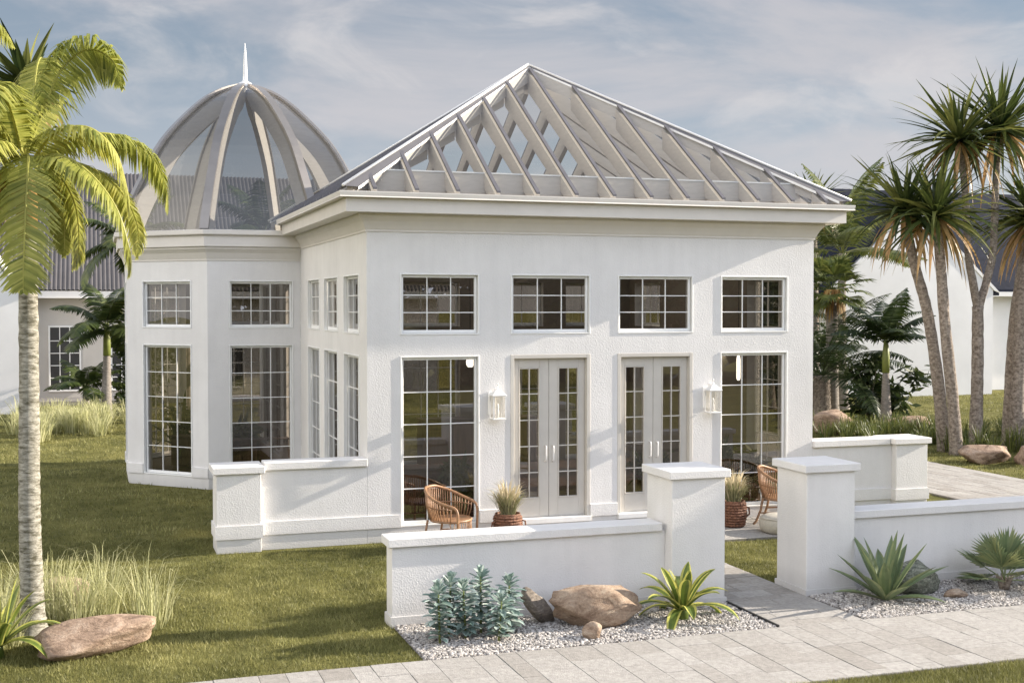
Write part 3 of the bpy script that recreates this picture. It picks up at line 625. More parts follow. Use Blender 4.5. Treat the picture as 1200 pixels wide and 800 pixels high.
# dome: eight deep fins on the octagon's corners, glass between, spire
prof=[(0,1.0),(27,.96),(47,.896),(65,.806),(83,.705),(99,.607),(110,.51),(119,.406),(130,.29),(141,.165),(152,0)]
ZD0,ZD1,RB=4.823,7.93,2.72
def dome_r(zf):
    ps=sorted([(z,r/152) for r,z in prof]); 
    for (z0,r0),(z1,r1) in zip(ps,ps[1:]):
        if z0<=zf<=z1: return r0+(r1-r0)*(zf-z0)/(z1-z0)
    return 0
# smooth the measured profile with a fitted arc pair
K=22; zz=[1-(1-i/K)**1.7 for i in range(K+1)]
rr=np.array([dome_r(z) for z in zz]); 
for _ in range(2): rr[1:-1]=(rr[:-2]+2*rr[1:-1]+rr[2:])/4
PR=[(rr[i]*RB,ZD0+(ZD1-ZD0)*zz[i]) for i in range(K+1)]; PR[-1]=(.03,ZD1)
def inner(i,dep):
    r,z=PR[i]; a=PR[max(i-1,0)]; b=PR[min(i+1,K)]; t=Vector((b[0]-a[0],b[1]-a[1])).normalized(); nn=Vector((-t.y,t.x)); 
    if nn.x>0: nn=-nn
    q=Vector((r,z))+nn*dep; return (max(q.x,.03),q.y)
for i in range(8):
    an=R(22.5+45*i); d=Vector((math.cos(an),math.sin(an),0)); s=Vector((-d.y,d.x,0))
    P=lambda rz,o:(TC.x+d.x*rz[0]+s.x*o,TC.y+d.y*rz[0]+s.y*o,rz[1])
    mb=MB()
    for k in range(K):
        a,b=PR[k],PR[k+1]; dp=lambda j: .42 if j<K-3 else .42*(K-j)/4+.05
        ia,ib=inner(k,dp(k)),inner(k+1,dp(k+1)); w0=.05
        ia=(ia[0],max(ia[1],ZD0)); 
        mb.quad(P(a,-w0),P(b,-w0),P(ib,-w0),P(ia,-w0),0); mb.quad(P(b,w0),P(a,w0),P(ia,w0),P(ib,w0),0)
        mb.quad(P(ia,w0),P(ia,-w0),P(ib,-w0),P(ib,w0),0)
    fin=mb.build('dome_rib',M['timber'],C0)
    mb=MB(); w1=.085
    for k in range(K):
        a,b=PR[k],PR[k+1]; ao,bo=inner(k,-.045),inner(k+1,-.045); w_a=w1*min(1,.25+a[0]/.9); w_b=w1*min(1,.25+b[0]/.9)
        if k==K-1: bo=(.03,bo[1])
        mb.quad(P(ao,-w_a),P(bo,-w_b),P(bo,w_b),P(ao,w_a)); mb.quad(P(a,-w_a),P(b,-w_b),P(bo,-w_b),P(ao,-w_a)); mb.quad(P(bo,w_b),P(b,w_b),P(a,w_a),P(ao,w_a)); mb.quad(P(a,w_a),P(b,w_b),P(b,-w_b),P(a,-w_a))
    mb.build('rib_cap',M['dome_metal'],fin,True,origin=ORG[C0.name])
    an2=R(22.5+45*(i+1)); e=Vector((math.cos(an2),math.sin(an2),0)); mb=MB()
    for k in range(K):
        a,b=inner(k,.012),inner(k+1,.012); a=(a[0],max(a[1],ZD0)); Q=lambda v,rz:(TC.x+v.x*rz[0],TC.y+v.y*rz[0],rz[1])
        mb.quad(Q(d,a),Q(e,a),Q(e,b),Q(d,b))
    mb.build('dome_pane',M['domeglass'],C0,True)
mb=MB(); mb.lathe([(.0,ZD1-.10),(.16,ZD1-.10),(.20,ZD1-.03),(.13,ZD1+.04),(.07,ZD1+.07),(.05,ZD1+.10),(.045,ZD1+.2),(.035,ZD1+.5),(.018,ZD1+.72),(.003,ZD1+.86)],(TC.x,TC.y,0),12); mb.build('spire',M['lightmetal'],C0,True)

# ------------------------------------------------------------------ garden walls, pillars
def wall_with_cap(name,label,x0,x1,y0,y1,h,cz0,cz1,co,band=None,capx=(0,0)):
    t=thing(name,label,'wall',((x0+x1)/2,(y0+y1)/2,0))
    mb=MB(); mb.box(x0,y0,0,x1,y1,cz0-.002); mb.build('wall_body',M['stucco'],t)
    mb=MB(); mb.cbox(x0-capx[0],y0-co,cz0,x1+capx[1],y1+co,cz1,.008); mb.build('coping',M['stucco'],t)
    return t
def pillar_parts(t,x0,x1,y0,y1,h,cz1,co,bands):
    mb=MB(); mb.cbox(x0,y0,0,x1,y1,h-.002,.006); mb.build('pillar',M['stucco'],t)
    mb=MB(); mb.cbox(x0-co,y0-co,h,x1+co,y1+co,cz1,.008); mb.build('pillar_cap',M['stucco'],t)
    for a,b,d in bands:
        mb=MB()
        for q in ((x0-d,y0-d,x1+d,y0-.001),(x0-d,y1+.001,x1+d,y1+d),(x0-d,y0,x0-.001,y1),(x1+.001,y0,x1+d,y1)): mb.box(q[0],q[1],a,q[2],q[3],b)
        mb.build('plinth_band',M['stucco'],t)
# left stub wall
t=thing('garden_wall','low white stub wall with an end pillar left of the facade corner','wall',(-1,.1,0))
mb=MB(); mb.box(-1.525,0,0,-.003,.28,1.118); mb.build('wall_body',M['stucco'],t)
mb=MB(); mb.cbox(-1.465,-.052,1.12,-.003,.33,1.228,.008); mb.build('coping',M['stucco'],t)
mb=MB(); mb.box(-1.50,-.026,.212,-.027,-.001,.397); mb.build('plinth_band',M['stucco'],t)
pillar_parts(t,-2.135,-1.526,-.13,.42,1.10,1.198,.05,[(.20,.385,.022)])
t=thing('garden_wall','low white stub wall with an end pillar right of the facade','wall',(8.4,.1,0))
mb=MB(); mb.box(PW+.003,0,0,8.855,.28,1.118); mb.build('wall_body',M['stucco'],t)
mb=MB(); mb.cbox(PW+.003,-.052,1.12,8.80,.33,1.228,.008); mb.build('coping',M['stucco'],t)
mb=MB(); mb.box(PW+.003,-.026,.212,8.84,-.001,.397); mb.build('plinth_band',M['stucco'],t)
pillar_parts(t,8.857,9.468,-.13,.42,1.13,1.225,.05,[(.20,.385,.022)])
# front walls and gate pillars
def front_wall(label,x0,x1,cap0,cap1):
    t=thing('garden_wall',label,'wall',((x0+x1)/2,-4.56,0))
    mb=MB(); mb.box(x0,-4.69,0,x1,-4.43,.858); mb.build('wall_body',M['stucco'],t)
    mb=MB(); mb.cbox(x0-cap0,-4.74,.86,x1+cap1,-4.38,.955,.008); mb.build('coping',M['stucco'],t)
    mb=MB(); e0=.02 if cap0 else 0; e1=.02 if cap1 else 0
    mb.box(x0-e0,-4.71,0,x1+e1,-4.691,.115); mb.box(x0-e0,-4.429,0,x1+e1,-4.41,.115)
    if e0: mb.box(x0-e0,-4.69,0,x0-.001,-4.43,.115)
    if e1: mb.box(x1+.001,-4.69,0,x1+e1,-4.43,.115)
    mb.build('plinth_band',M['stucco'],t); return t
front_wall('low white front wall left of the gateway, behind the blue-green succulents',-.72,2.468,.05,-.051)
front_wall('low white front wall right of the gateway, behind the agave and fan palm',4.872,8.4,-.051,.05)
for x0,x1,lb in ((2.47,3.14,'tall white gate pillar at the end of the left front wall'),(4.215,4.87,'tall white gate pillar right of the gateway, beside the agave')):
    t=thing('gate_pillar',lb,'pillar',((x0+x1)/2,-4.53,0)); pillar_parts(t,x0,x1,-4.87,-4.20,1.465,1.558,.05,[(0,.085,.018)])

# ------------------------------------------------------------------ wall lanterns, pendants, furniture
def lantern(x,label):
    t=thing('wall_lantern',label,'lantern',(x,-.0,1.75),group='wall lanterns beside the doors'); z=1.75
    mb=MB(); mb.cbox(x-.10,-.018,z+.06,x+.02,-.001,z+.40,.004); mb.build('back_plate',M['white_metal'],t)
    cy=-.17; h=.09
    mb=MB(); mb.box(x-.012,-.17,z+.43,x+.012,-.018,z+.448); mb.box(x-.012,-.09,z+.03,x+.012,-.018,z+.045); mb.build('arm',M['white_metal'],t)
    mb=MB()
    for sx in(-1,1):
        for sy in(-1,1): mb.box(x+sx*h-.009,cy+sy*h-.009,z+.02,x+sx*h+.009,cy+sy*h+.009,z+.34)
    mb.cbox(x-h-.012,cy-h-.012,z,x+h+.012,cy+h+.012,z+.02,.004); mb.cbox(x-h-.012,cy-h-.012,z+.34,x+h+.012,cy+h+.012,z+.355,.004); mb.build('cage',M['white_metal'],t)
    mb=MB(); a=h+.022; b=.03
    mb.add([(x-a,cy-a,z+.356),(x+a,cy-a,z+.356),(x+a,cy+a,z+.356),(x-a,cy+a,z+.356),(x-b,cy-b,z+.44),(x+b,cy-b,z+.44),(x+b,cy+b,z+.44),(x-b,cy+b,z+.44)],[(3,2,1,0),(4,5,6,7),(0,1,5,4),(1,2,6,5),(2,3,7,6),(3,0,4,7)])
    mb.lathe([(.02,.44),(.008,.47),(.006,.50),(.014,.515),(.002,.535)],(x,cy,z),8); mb.build('roof_cap',M['white_metal'],t)
    mb=MB()
    for q in (((-1,-1),(1,-1)),((1,-1),(1,1)),((1,1),(-1,1)),((-1,1),(-1,-1))):
        (ax,ay),(bx,by)=q; mb.quad((x+ax*h*.97,cy+ay*h*.97,z+.022),(x+bx*h*.97,cy+by*h*.97,z+.022),(x+bx*h*.97,cy+by*h*.97,z+.338),(x+ax*h*.97,cy+ay*h*.97,z+.338))
    mb.build('pane',M['lampglass'],t)
    mb=MB(); mb.lathe([(.0,.02),(.022,.02),(.02,.13),(.012,.15),(.02,.18),(.012,.22),(0,.24)],(x,cy,z),12); mb.build('candle_bulb',M['white_metal'],t,True)
lantern(1.915,'white square wall lantern left of the left double door')
lantern(5.45,'white square wall lantern right of the right double door')

def pendant(x,y,z,label,long=False):
    t=thing('pendant_lamp',label,'lamp',(x,y,z),group='lit pendant lamps hanging inside')
    mb=MB(); pr=[(0,0),(.035,.0),(.058,.03),(.066,.08),(.055,.13),(.025,.15),(0,.17)] if not long else [(0,0),(.02,.0),(.034,.04),(.034,.36),(.02,.44),(0,.46)]
    mb.lathe(pr,(x,y,z),16); mb.build('shade',M['opal'],t,True)
    mb=MB(); mb.tube([(x,y,z+(.46 if long else .17)),(x,y,5.2+ .0)],.006,6); mb.build('cable',M['cable'],t)
pendant(1.93,1.3,2.45,'round lit pendant lamp hanging behind the large left facade window')
pendant(6.70,1.3,2.15,'long lit pendant lamp hanging behind the large right facade window',True)
pendant(7.0,2.6,2.43,'small round lit pendant lamp deep behind the large right facade window')

def chair(loc,rz,label):
    t=thing('rattan_armchair',label,'chair',loc,rz,'rattan armchairs on the patio')
    # local: faces -y, seat centre at origin
    def rim(a):   # a from -115..115 deg, 0 = back
        an=R(a); r=.36; x=r*math.sin(an)*1.05; y=r*math.cos(an)
        k=abs(a)/118
        z=.86-.24*max(0,(k-.15)/.85)**1.25
        if abs(a)>90: y-=(abs(a)-90)/28*.10
        return Vector((x,y,z))
    angs=list(range(-118,119,6)); pts=[rim(a) for a in angs]
    e0,e1=pts[0],pts[-1]
    front=lambda e,s:[e+Vector((0,-.035,-.03)),e+Vector((0,-.055,-.10)),Vector((e.x*.99,e.y-.055,.40)),Vector((e.x*.97,e.y-.05,.20)),Vector((e.x*1.0,e.y-.055,.0))]
    full=[p for p in reversed(front(e0,-1))]+pts+front(e1,1)
    mb=MB(); mb.tube([tuple(p) for p in full],.021,10); mb.build('rim_frame',M['rattan'],t,True)
    mb=MB()
    for a in range(-112,113,6):
        p=rim(a); k=abs(a)/118; b=Vector((p.x*.86,p.y*.82-.01,.40)); m=(p+b)/2+Vector((p.x*.04,p.y*.06,0)); mb.tube([tuple(b),tuple(m),tuple(p)],.0085,6)
    mb.tube([tuple(Vector((rim(a).x*.95,rim(a).y*.93,.62-.03*abs(a)/118))) for a in range(-112,113,7)],.009,6); mb.build('back_spindles',M['rattan'],t,True)
    ring=[(.33*math.cos(R(a))*1.0,.30*math.sin(R(a))-.03,.40) for a in range(0,360,15)]
    mb=MB(); mb.tube(ring,.02,8,closed=True); mb.add([(x*.97,y*.97,.412) for x,y,z in ring]+[(x*.97,y*.97,.385) for x,y,z in ring],[tuple(range(24)),tuple(range(24,48))[::-1]]); mb.build('seat',M['rattan'],t,True)
    mb=MB()
    for x in np.linspace(-.29,.29,17): 
        y=-.03-.30*math.sqrt(max(0,1-(x/.33)**2)); mb.tube([(x,y,.40),(x,y-.005,.17)],.0075,6)
    mb.tube([(x,-.035-.30*math.sqrt(max(0,1-(x/.33)**2)),.17) for x in np.linspace(-.31,.31,13)],.012,6); mb.build('front_skirt',M['rattan'],t,True)
    for s in (-1,1):
        mb=MB(); mb.tube([(s*.24,.24,.40),(s*.25,.27,.22),(s*.29,.33,.05),(s*.31,.37,0)],.019,8); mb.build('leg',M['rattan'],t,True)
        mb=MB(); mb.tube([(s*.335,-.20,.16),(s*.30,.03,.20),(s*.27,.27,.18)],.012,6); mb.build('side_stretcher',M['rattan'],t,True)
    return t
_c=chair((1.02,-.72,.04),R(46),'brown rattan armchair before the large left facade window'); _c.scale=(.93,.93,.95)
chair((6.43,-.58,.04),R(48),'brown rattan armchair half hidden behind the right gate pillar')

def grass_tuft(mb,c,n,h,spread,rnd,w=.006,droop=.6,t0=.3,t1=.7):
    for _ in range(n):
        a=rnd.uniform(0,6.28); r=rnd.uniform(0,spread*.3); H=h*rnd.uniform(.55,1.1); lean=rnd.uniform(.05,1)*spread
        b=Vector((c[0]+math.cos(a)*r,c[1]+math.sin(a)*r,c[2])); d=Vector((math.cos(a),math.sin(a),0)); s=Vector((-d.y,d.x,0)); s.rotate(__import__('mathutils').Euler((0,0,rnd.uniform(-1,1))))
        p=[b,b+d*lean*.25+Vector((0,0,H*.5)),b+d*lean*.6+Vector((0,0,H*.86)),b+d*lean*(1+droop*.3)+Vector((0,0,H*(1-.25*droop*rnd.random())))]
        ws=[w,w*.9,w*.6,w*.1]; t=rnd.uniform(t0,t1)**.8; vs=[]
        for q,ww in zip(p,ws): vs+=[tuple(q-s*ww),tuple(q+s*ww)]
        mb.add(vs,[(0,1,3,2),(2,3,5,4),(4,5,7,6)],0,t)
def pot(x,y,r,h,label,seed):
    t=thing('wicker_planter',label,'planter',(x,y,.04),group='wicker planters of plume grass on the patio'); rnd=random.Random(seed); z=.04
    pr=[(0,0),(r*.80,0),(r*.9,h*.15),(r*1.0,h*.45),(r*.98,h*.75),(r*.90,h*.95),(r*.93,h),(r*.86,h),(r*.84,h*.9),(0,h*.9)]
    mb=MB(); mb.lathe(pr[:-1],(x,y,z),28); 
    for k in range(9):
        zz=h*(.08+.1*k); rad=np.interp(zz,[0,h*.15,h*.45,h*.75,h*.95],[r*.8,r*.9,r,r*.98,r*.9])
        mb.tube([(x+(rad+.004+.006*math.sin(a*11+k*3.14))*math.cos(a),y+(rad+.004+.006*math.sin(a*11+k*3.14))*math.sin(a),z+zz) for a in np.linspace(0,6.283,45)[:-1]],h*.045,5,closed=True)
    mb.build('basket',M['wicker'],t,True)
    for s in (-1,1):
        mb=MB(); mb.tube([(x+s*r*.93,y-.05,z+h*.75),(x+s*(r+.05),y-.05,z+h*.7),(x+s*(r+.06),y-.05,z+h*.45),(x+s*r,y-.05,z+h*.35)],.013,6); mb.build('handle',M['wicker'],t,True)
    mb=MB(); mb.lathe([(r*.86,h*.92),(0,h*.93)],(x,y,z),20); mb.build('soil',M['soil'],t)
    mb=MB(); grass_tuft(mb,(x,y,z+h*.92),420,.36,.34,rnd,.0045,.5,0,.5); grass_tuft(mb,(x,y,z+h*.92),110,.48,.28,rnd,.011,.3,.7,1.0)
    mb.build('plume_grass',M['feather'],t)
pot(1.92,-.62,.20,.40,'brown wicker planter of plume grass beside the left rattan armchair',3)
pot(5.58,-.60,.19,.40,'dark wicker planter of plume grass seen through the gateway',5)
# low leafy rosette beside the left planter's grass: part of planter one
t=thing('pouf','low round beige pouf at the patio edge behind the right gate pillar','pouf',(6.02,-1.28,.04))
mb=MB(); mb.lathe([(0,0),(.26,0),(.31,.03),(.335,.10),(.33,.18),(.30,.235),(.24,.26),(.1,.272),(0,.275)],(6.02,-1.28,.04),36); mb.build('cushion_body',M['pouf'],t,True)
mb=MB(); mb.tube([(6.02+.318*math.cos(a),-1.28+.318*math.sin(a),.04+.222) for a in np.linspace(0,6.283,49)[:-1]],.007,5,closed=True); mb.build('piping',M['pouf'],t,True)

# interior furniture seen dimly through the panes
def table(x,y,lx,ly,label):
    t=thing('wooden_table',label,'table',(x,y,.2)); z=.2
    mb=MB(); mb.cbox(x-lx/2,y-ly/2,z+.70,x+lx/2,y+ly/2,z+.75,.01); mb.build('tabletop',M['wood'],t)
    for sx in(-1,1):
        for sy in(-1,1):
            mb=MB(); a,b=x+sx*(lx/2-.06),y+sy*(ly/2-.06); mb.cbox(a-.035,b-.035,z,a+.035,b+.035,z+.699,.005); mb.build('leg',M['wood'],t)
table(5.9,2.3,1.6,.8,'dark wooden table inside behind the large right facade window')
table(-.8,8.3,1.2,1.2,'dark wooden table inside the octagonal tower')
def sideboard(x,y,lx,ly,h,label,rz=0):
    t=thing('wooden_sideboard',label,'sideboard',(x,y,.2),rz); 
    if rz: x=y=0;z=0
    else: z=.2
    mb=MB(); mb.cbox(x-lx/2,y-ly/2,z+.05,x+lx/2,y+ly/2,z+h,.01); mb.build('cabinet',M['wood'],t)
    for k in range(4):
        mb=MB(); a=x-lx/2+lx*k/4+.02; mb.cbox(a,y-ly/2-.018,z+.09,a+lx/4-.04,y-ly/2-.001,z+h-.05,.005); mb.build('cabinet_door',M['wood'],t)
    mb=MB(); mb.cbox(x-lx/2-.02,y-ly/2-.03,z+h+.001,x+lx/2+.02,y+ly/2,z+h+.03,.008); mb.build('cabinet_top',M['wood'],t)
sideboard(1.15,1.0,1.5,.45,.72,'dark wooden sideboard inside behind the large left facade window')
sideboard(3.6,6.4,2.4,.45,.95,'dark wooden sideboard against the rear wall of the pavilion')
sideboard(-1.75,7.65,1.2,.35,.62,'dark wooden sideboard behind the tower window on the left face',R(-45))
sideboard(-.75,6.85,1.2,.35,.62,'dark wooden sideboard behind the tower window facing the front')

# ------------------------------------------------------------------ foliage builders
ZV=Vector((0,0,1))
def spline(pts,n):
    pts=[Vector(p) for p in pts]; P=[pts[0]*2-pts[1]]+pts+[pts[-1]*2-pts[-2]]; out=[]; m=len(pts)-1
    for i in range(n+1):
        u=i/n*m; k=min(int(u),m-1); t=u-k; a,b,c,d=P[k],P[k+1],P[k+2],P[k+3]
        out.append(.5*((2*b)+(c-a)*t+(2*a-5*b+4*c-d)*t*t+(3*b-a-3*c+d)*t**3))
    return out
def frond(mb,pts,nl,ll,rnd,w=.014,droop=.5,sweep=.35,rw=.014,tb=.5,ts=.2,stem=.12,flat=0.0,side0=None,roll=0.0):
    """feather frond: rachis through pts, nl leaflets each side of length ll hanging by droop"""
    sp=spline(pts,36); n=len(sp)-1
    mb.tube([tuple(p) for p in sp],[rw*(1-.85*i/n) for i in range(n+1)],5,0,min(1,tb+.3))
    side_prev=side0
    for i in range(nl):
        f=stem+(1-stem)*(i+.5)/nl; u=f*n; k=min(int(u),n-1); p=sp[k].lerp(sp[k+1],u-k); t=(sp[min(k+1,n)]-sp[max(k-1,0)]).normalized()
        s=t.cross(ZV)
        if s.length<.15 and side_prev is not None: s=side_prev-t*side_prev.dot(t)
        s.normalize()
        if side_prev is not None and s.dot(side_prev)<0: s=-s
        side_prev=s
        nrm=s.cross(t).normalized()
        if roll: s2=s*math.cos(roll)+nrm*math.sin(roll); nrm=(nrm*math.cos(roll)-s*math.sin(roll)); s_=s2
        else: s_=s
        prof=math.sin(math.pi*min(1,(f*.92+.10)))**.6 if f<.9 else math.sin(math.pi*min(1,(f*.92+.10)))**.6
        for sg in (-1,1):
            L_=ll*max(.12,prof)*rnd.uniform(.88,1.1); dr=droop*rnd.uniform(.7,1.25)
            d=(s_*sg+t*(sweep+rnd.uniform(-.07,.07))+nrm*flat).normalized(); 
            d1=(d-ZV*dr*.42).normalized(); p1=p+d1*L_*.5; d2=(d-ZV*dr*1.5).normalized(); p2=p1+d2*L_*.5
            # blade broad side faces across the leaflet
            b=t-d*t.dot(d); b.normalize(); ww=w*rnd.uniform(.8,1.2); ti=min(1,max(0,rnd.gauss(tb,ts)))
            mb.add([tuple(p-b*ww*.5),tuple(p+b*ww*.5),tuple(p1+b*ww),tuple(p1-b*ww),tuple(p2+b*ww*.12),tuple(p2-b*ww*.12)],[(0,1,2,3),(3,2,4,5)],0,ti)
def trunk_mesh(mb,pts,r0,r1,rnd,rings=0,n=14,ringamp=.05,flare=1.35,tint=.5,lump=.03):
    L_=sum((Vector(a)-Vector(b)).length for a,b in zip(pts,pts[1:])); m=max(12,int(L_*(16 if rings else 7))); sp=spline(pts,m); rad=[]
    for i in range(m+1):
        f=i/m; r=r0+(r1-r0)*f; r*=1+(flare-1)*math.exp(-f*L_*3.2)
        if rings: r*=1+ringamp*((i%2)*2-1)*rnd.uniform(.5,1)
        r*=1+rnd.uniform(-lump,lump); rad.append(r)
    mb.tube([tuple(p) for p in sp],rad,n,0,tint)
def arc_frond(c,az,el,L_,bend,rnd,twist=0):
    """rachis points starting at c, heading az with elevation el, bending down by 'bend' radians in all"""
    pts=[Vector(c)]; n=6; e=el
    for i in range(n):
        st=L_/n; pts.append(pts[-1]+Vector((math.cos(az)*math.cos(e),math.sin(az)*math.cos(e),math.sin(e)))*st); e-=bend/n*(.6+.8*i/n); az+=twist/n
    return pts
def feather_palm(name,label,base,pts,r0,r1,crown,nf,L_,ll,seed,lm='darkleaf',bark='greybark',tb=.35,group=None,nl=34,shaft=0,el=(1.3,-.2),bend=(.9,1.8),w=.02,droop=.5,azs=None):
    rnd=random.Random(seed); t=thing(name,label,'palm tree',base,group=group)
    mb=MB(); trunk_mesh(mb,pts,r0,r1,rnd,1); mb.build('trunk',M[bark],t,True)
    c=Vector(pts[-1])
    if shaft:
        mb=MB(); mb.tube([tuple(c),tuple(c+ZV*shaft*.5),tuple(c+ZV*shaft)],[r1*1.15,r1*1.1,r1*.6],10); mb.build('crownshaft',M['greenstem'],t,True); c=c+ZV*shaft*.85
    mb=MB()
    for i in range(nf):
        az=(azs[i] if azs else i*2.39996+rnd.uniform(-.3,.3)); f=i/max(1,nf-1); e=el[0]+(el[1]-el[0])*f+rnd.uniform(-.12,.12)
        frond(mb,arc_frond(c,az,e,L_*rnd.uniform(.85,1.1),rnd.uniform(*bend),rnd),nl,ll,rnd,w=w,droop=droop,tb=tb+rnd.uniform(-.12,.12),rw=.018)
    mb.build('crown',M[lm],t); return t
def sword_head(mb,c,n,L_,w,rnd,dead=.18,tb=.3,up=1.0,lit=None):
    for i in range(n):
        f=(i+.5)/n; el=math.asin(max(-1,min(1,1-1.62*f)))*.98; az=i*2.39996+rnd.uniform(-.2,.2)
        isdead=f>1-dead and rnd.random()<.75
        LL=L_*rnd.uniform(.78,1.08)*(.8 if f<.1 else 1); d=Vector((math.cos(az)*math.cos(el),math.sin(az)*math.cos(el),math.sin(el)))
        b=rnd.uniform(.05,.55)*(1.3 if el<.5 else .55)
        if isdead: b=rnd.uniform(.7,1.3)
        s=d.cross(ZV)
        if s.length<.1: s=Vector((1,0,0))
        s.normalize(); p=Vector(c)+d*.05; prev=d; vs=[]; n_=6
        wprof=[.55,.95,1,.85,.6,.33,.03]; ti=rnd.uniform(.88,1) if isdead else min(.66,max(0,rnd.gauss(tb+.04,.19))); tw=rnd.uniform(-.5,.5)
        for k in range(n_+1):
            sv=(s*math.cos(tw)+s.cross(prev)*math.sin(tw)); ww=w*wprof[k]; fold=s.cross(prev).normalized()*ww*.35
            vs+=[tuple(p-sv*ww+fold),tuple(p),tuple(p+sv*ww+fold)]
            prev=(prev-ZV*b*2.0/n_*(.4+1.2*k/n_)).normalized(); p=p+prev*LL/n_
        fs=[]
        for k in range(n_): fs+= [(3*k,3*k+1,3*k+4,3*k+3),(3*k+1,3*k+2,3*k+5,3*k+4)]
        mb.add(vs,fs,0,ti)
def sword_tree(label,base,trunks,heads,seed,r=.26,group='sword-leaved trees beside the driveway',L_=1.5):
    rnd=random.Random(seed); t=thing('sword_leaf_tree',label,'tree',base,group=group)
    for pts,r0,r1,fl in trunks:
        mb=MB(); trunk_mesh(mb,pts,r0,r1,rnd,0,n=16,flare=fl,lump=.05); mb.build('trunk',M['rough_bark'],t,True)
    for c,n,l in heads:
        mb=MB(); sword_head(mb,c,int(n*rnd.uniform(.82,1.0)),l*rnd.uniform(1.14,1.26),.058,rnd,dead=rnd.uniform(.12,.21),tb=rnd.uniform(.24,.34)); mb.build('crown',M['sword'],t)
    return t
def leaf_cloud(mb,c,rad,n,rnd,lw=.05,ll=.14,tb=.4,clump=0,sun=None):
    cl=[Vector((rnd.gauss(0,.5),rnd.gauss(0,.5),rnd.gauss(0,.5))) for _ in range(clump)] if clump else None
    for _ in range(n):
        if cl:
            q=rnd.choice(cl)+Vector((rnd.gauss(0,.17),rnd.gauss(0,.17),rnd.gauss(0,.17)))
        else:
            q=Vector((rnd.gauss(0,1),rnd.gauss(0,1),rnd.gauss(0,1))).normalized()*rnd.uniform(.35,1)**.5
        p=Vector((c[0]+q.x*rad[0],c[1]+q.y*rad[1],max(.03,c[2]+q.z*rad[2])))
        d=Vector((rnd.gauss(0,1),rnd.gauss(0,1),rnd.gauss(-.2,.6))).normalized(); s=d.cross(Vector((rnd.gauss(0,1),rnd.gauss(0,1),rnd.gauss(0,1)))).normalized(); L_=ll*rnd.uniform(.6,1.25); W=lw*rnd.uniform(.7,1.2)
        t=min(1,max(0,rnd.gauss(tb,.2)))
        mb.add([tuple(p),tuple(p+d*L_*.5+s*W*.5),tuple(p+d*L_),tuple(p+d*L_*.5-s*W*.5)],[(0,1,2,3)],0,t)

# ------------------------------------------------------------------ foreground coconut palm
rnd=random.Random(21)
PB=(-4.31,-3.94,0)
t=thing('coconut_palm','leaning pale-trunked coconut palm with yellow-green fronds at the left edge','palm tree',PB)
mb=MB(); trunk_mesh(mb,[(-4.32,-3.94,-.02),(-4.33,-3.94,.45),(-4.345,-3.94,1.4),(-4.335,-3.94,2.6),(-4.335,-3.94,4.15)],.122,.090,rnd,1,n=18,ringamp=.03,flare=1.75); mb.build('trunk',M['palmbark'],t,True)
mb=MB(); mb.tube([(-4.335,-3.94,4.1),(-4.34,-3.94,4.5),(-4.35,-3.94,4.85)],[.095,.11,.07],12); mb.build('crownshaft',M['dryleaf'],t,True)
CC=Vector((-4.36,-3.94,4.85))
def px(dx,dz,dy=0): return (CC.x+dx,CC.y+dy,CC.z+dz)
FR=[ # (rachis offsets from crown centre (x,z,y)), leaflets, length, droop
 ([(.0,.05,.0),(.18,.55,.05),(.36,1.0,.08),(.62,1.22,.05),(.86,1.12,0),(.97,.82,-.03)],.44,1.0,.55),
 ([(.05,.0,-.05),(.30,.30,-.25),(.62,.36,-.38),(.88,.12,-.45),(1.0,-.32,-.48),(1.01,-.55,-.48)],.46,.75,.42),
 ([(.05,.05,.1),(.5,.36,.35),(.95,.40,.5),(1.28,.20,.55),(1.42,-.14,.55),(1.43,-.42,.52)],.40,1.0,.6),
 ([(.05,-.02,-.1),(.32,.06,-.5),(.62,-.12,-.75),(.88,-.48,-.86),(1.0,-.92,-.88),(.98,-1.15,-.88)],.40,.9,.5),
 ([(.0,-.02,-.1),(.06,.06,-.45),(.07,-.15,-.75),(.05,-.6,-.9),(.03,-1.1,-.95),(.03,-1.30,-.95)],.42,.45,.45),
 ([(-.05,.05,-.1),(-.35,.45,-.25),(-.72,.45,-.4),(-1.0,.05,-.5),(-1.15,-.5,-.5)],.48,.8,.5),
 ([(-.02,.05,.1),(-.03,.55,.3),(.0,.80,.62),(.02,.75,1.0),(.02,.4,1.35)],.44,.7,.4),
 ([(-.05,.0,-.1),(-.25,.2,-.55),(-.45,.05,-.95),(-.6,-.4,-1.2),(-.66,-.9,-1.3)],.42,.7,.5),
 ([(.05,-.05,.05),(.30,-.05,.15),(.48,-.35,.2),(.52,-.8,.2),(.45,-1.05,.2)],.34,.8,.45),
 ([(.1,.0,.15),(.5,.1,.55),(.9,-.1,.8),(1.12,-.5,.9),(1.12,-.9,.9)],.36,.9,.5),
 ([(-.1,.0,.1),(-.5,.3,.35),(-1.0,.2,.5),(-1.4,-.3,.6)],.44,.8,.5),
 ([(-.08,.1,.0),(-.35,.75,.1),(-.55,1.15,.15),(-.85,1.2,.15),(-1.05,.9,.1)],.42,.9,.5),
 ([(-.05,-.05,-.1),(-.22,-.12,-.3),(-.32,-.5,-.42),(-.34,-.95,-.45)],.30,.8,.5),
 ([(0.0,.1,.05),(.08,.65,.12),(.12,1.05,.3),(.16,1.2,.55),(.18,1.1,.8)],.40,.8,.5),
 ([(.0,.05,-.1),(-.10,.5,-.3),(-.22,.75,-.55),(-.3,.6,-.9),(-.34,.2,-1.1)],.44,.6,.5),
 ([(.0,-.05,.05),(.2,-.1,.4),(.36,-.45,.55),(.36,-.9,.6)],.32,.8,.5),
]
ROLL=[.95,.25,.35,.2,0,-.2,0,0,.3,.2,0,-.7,0,.3,0,.2]
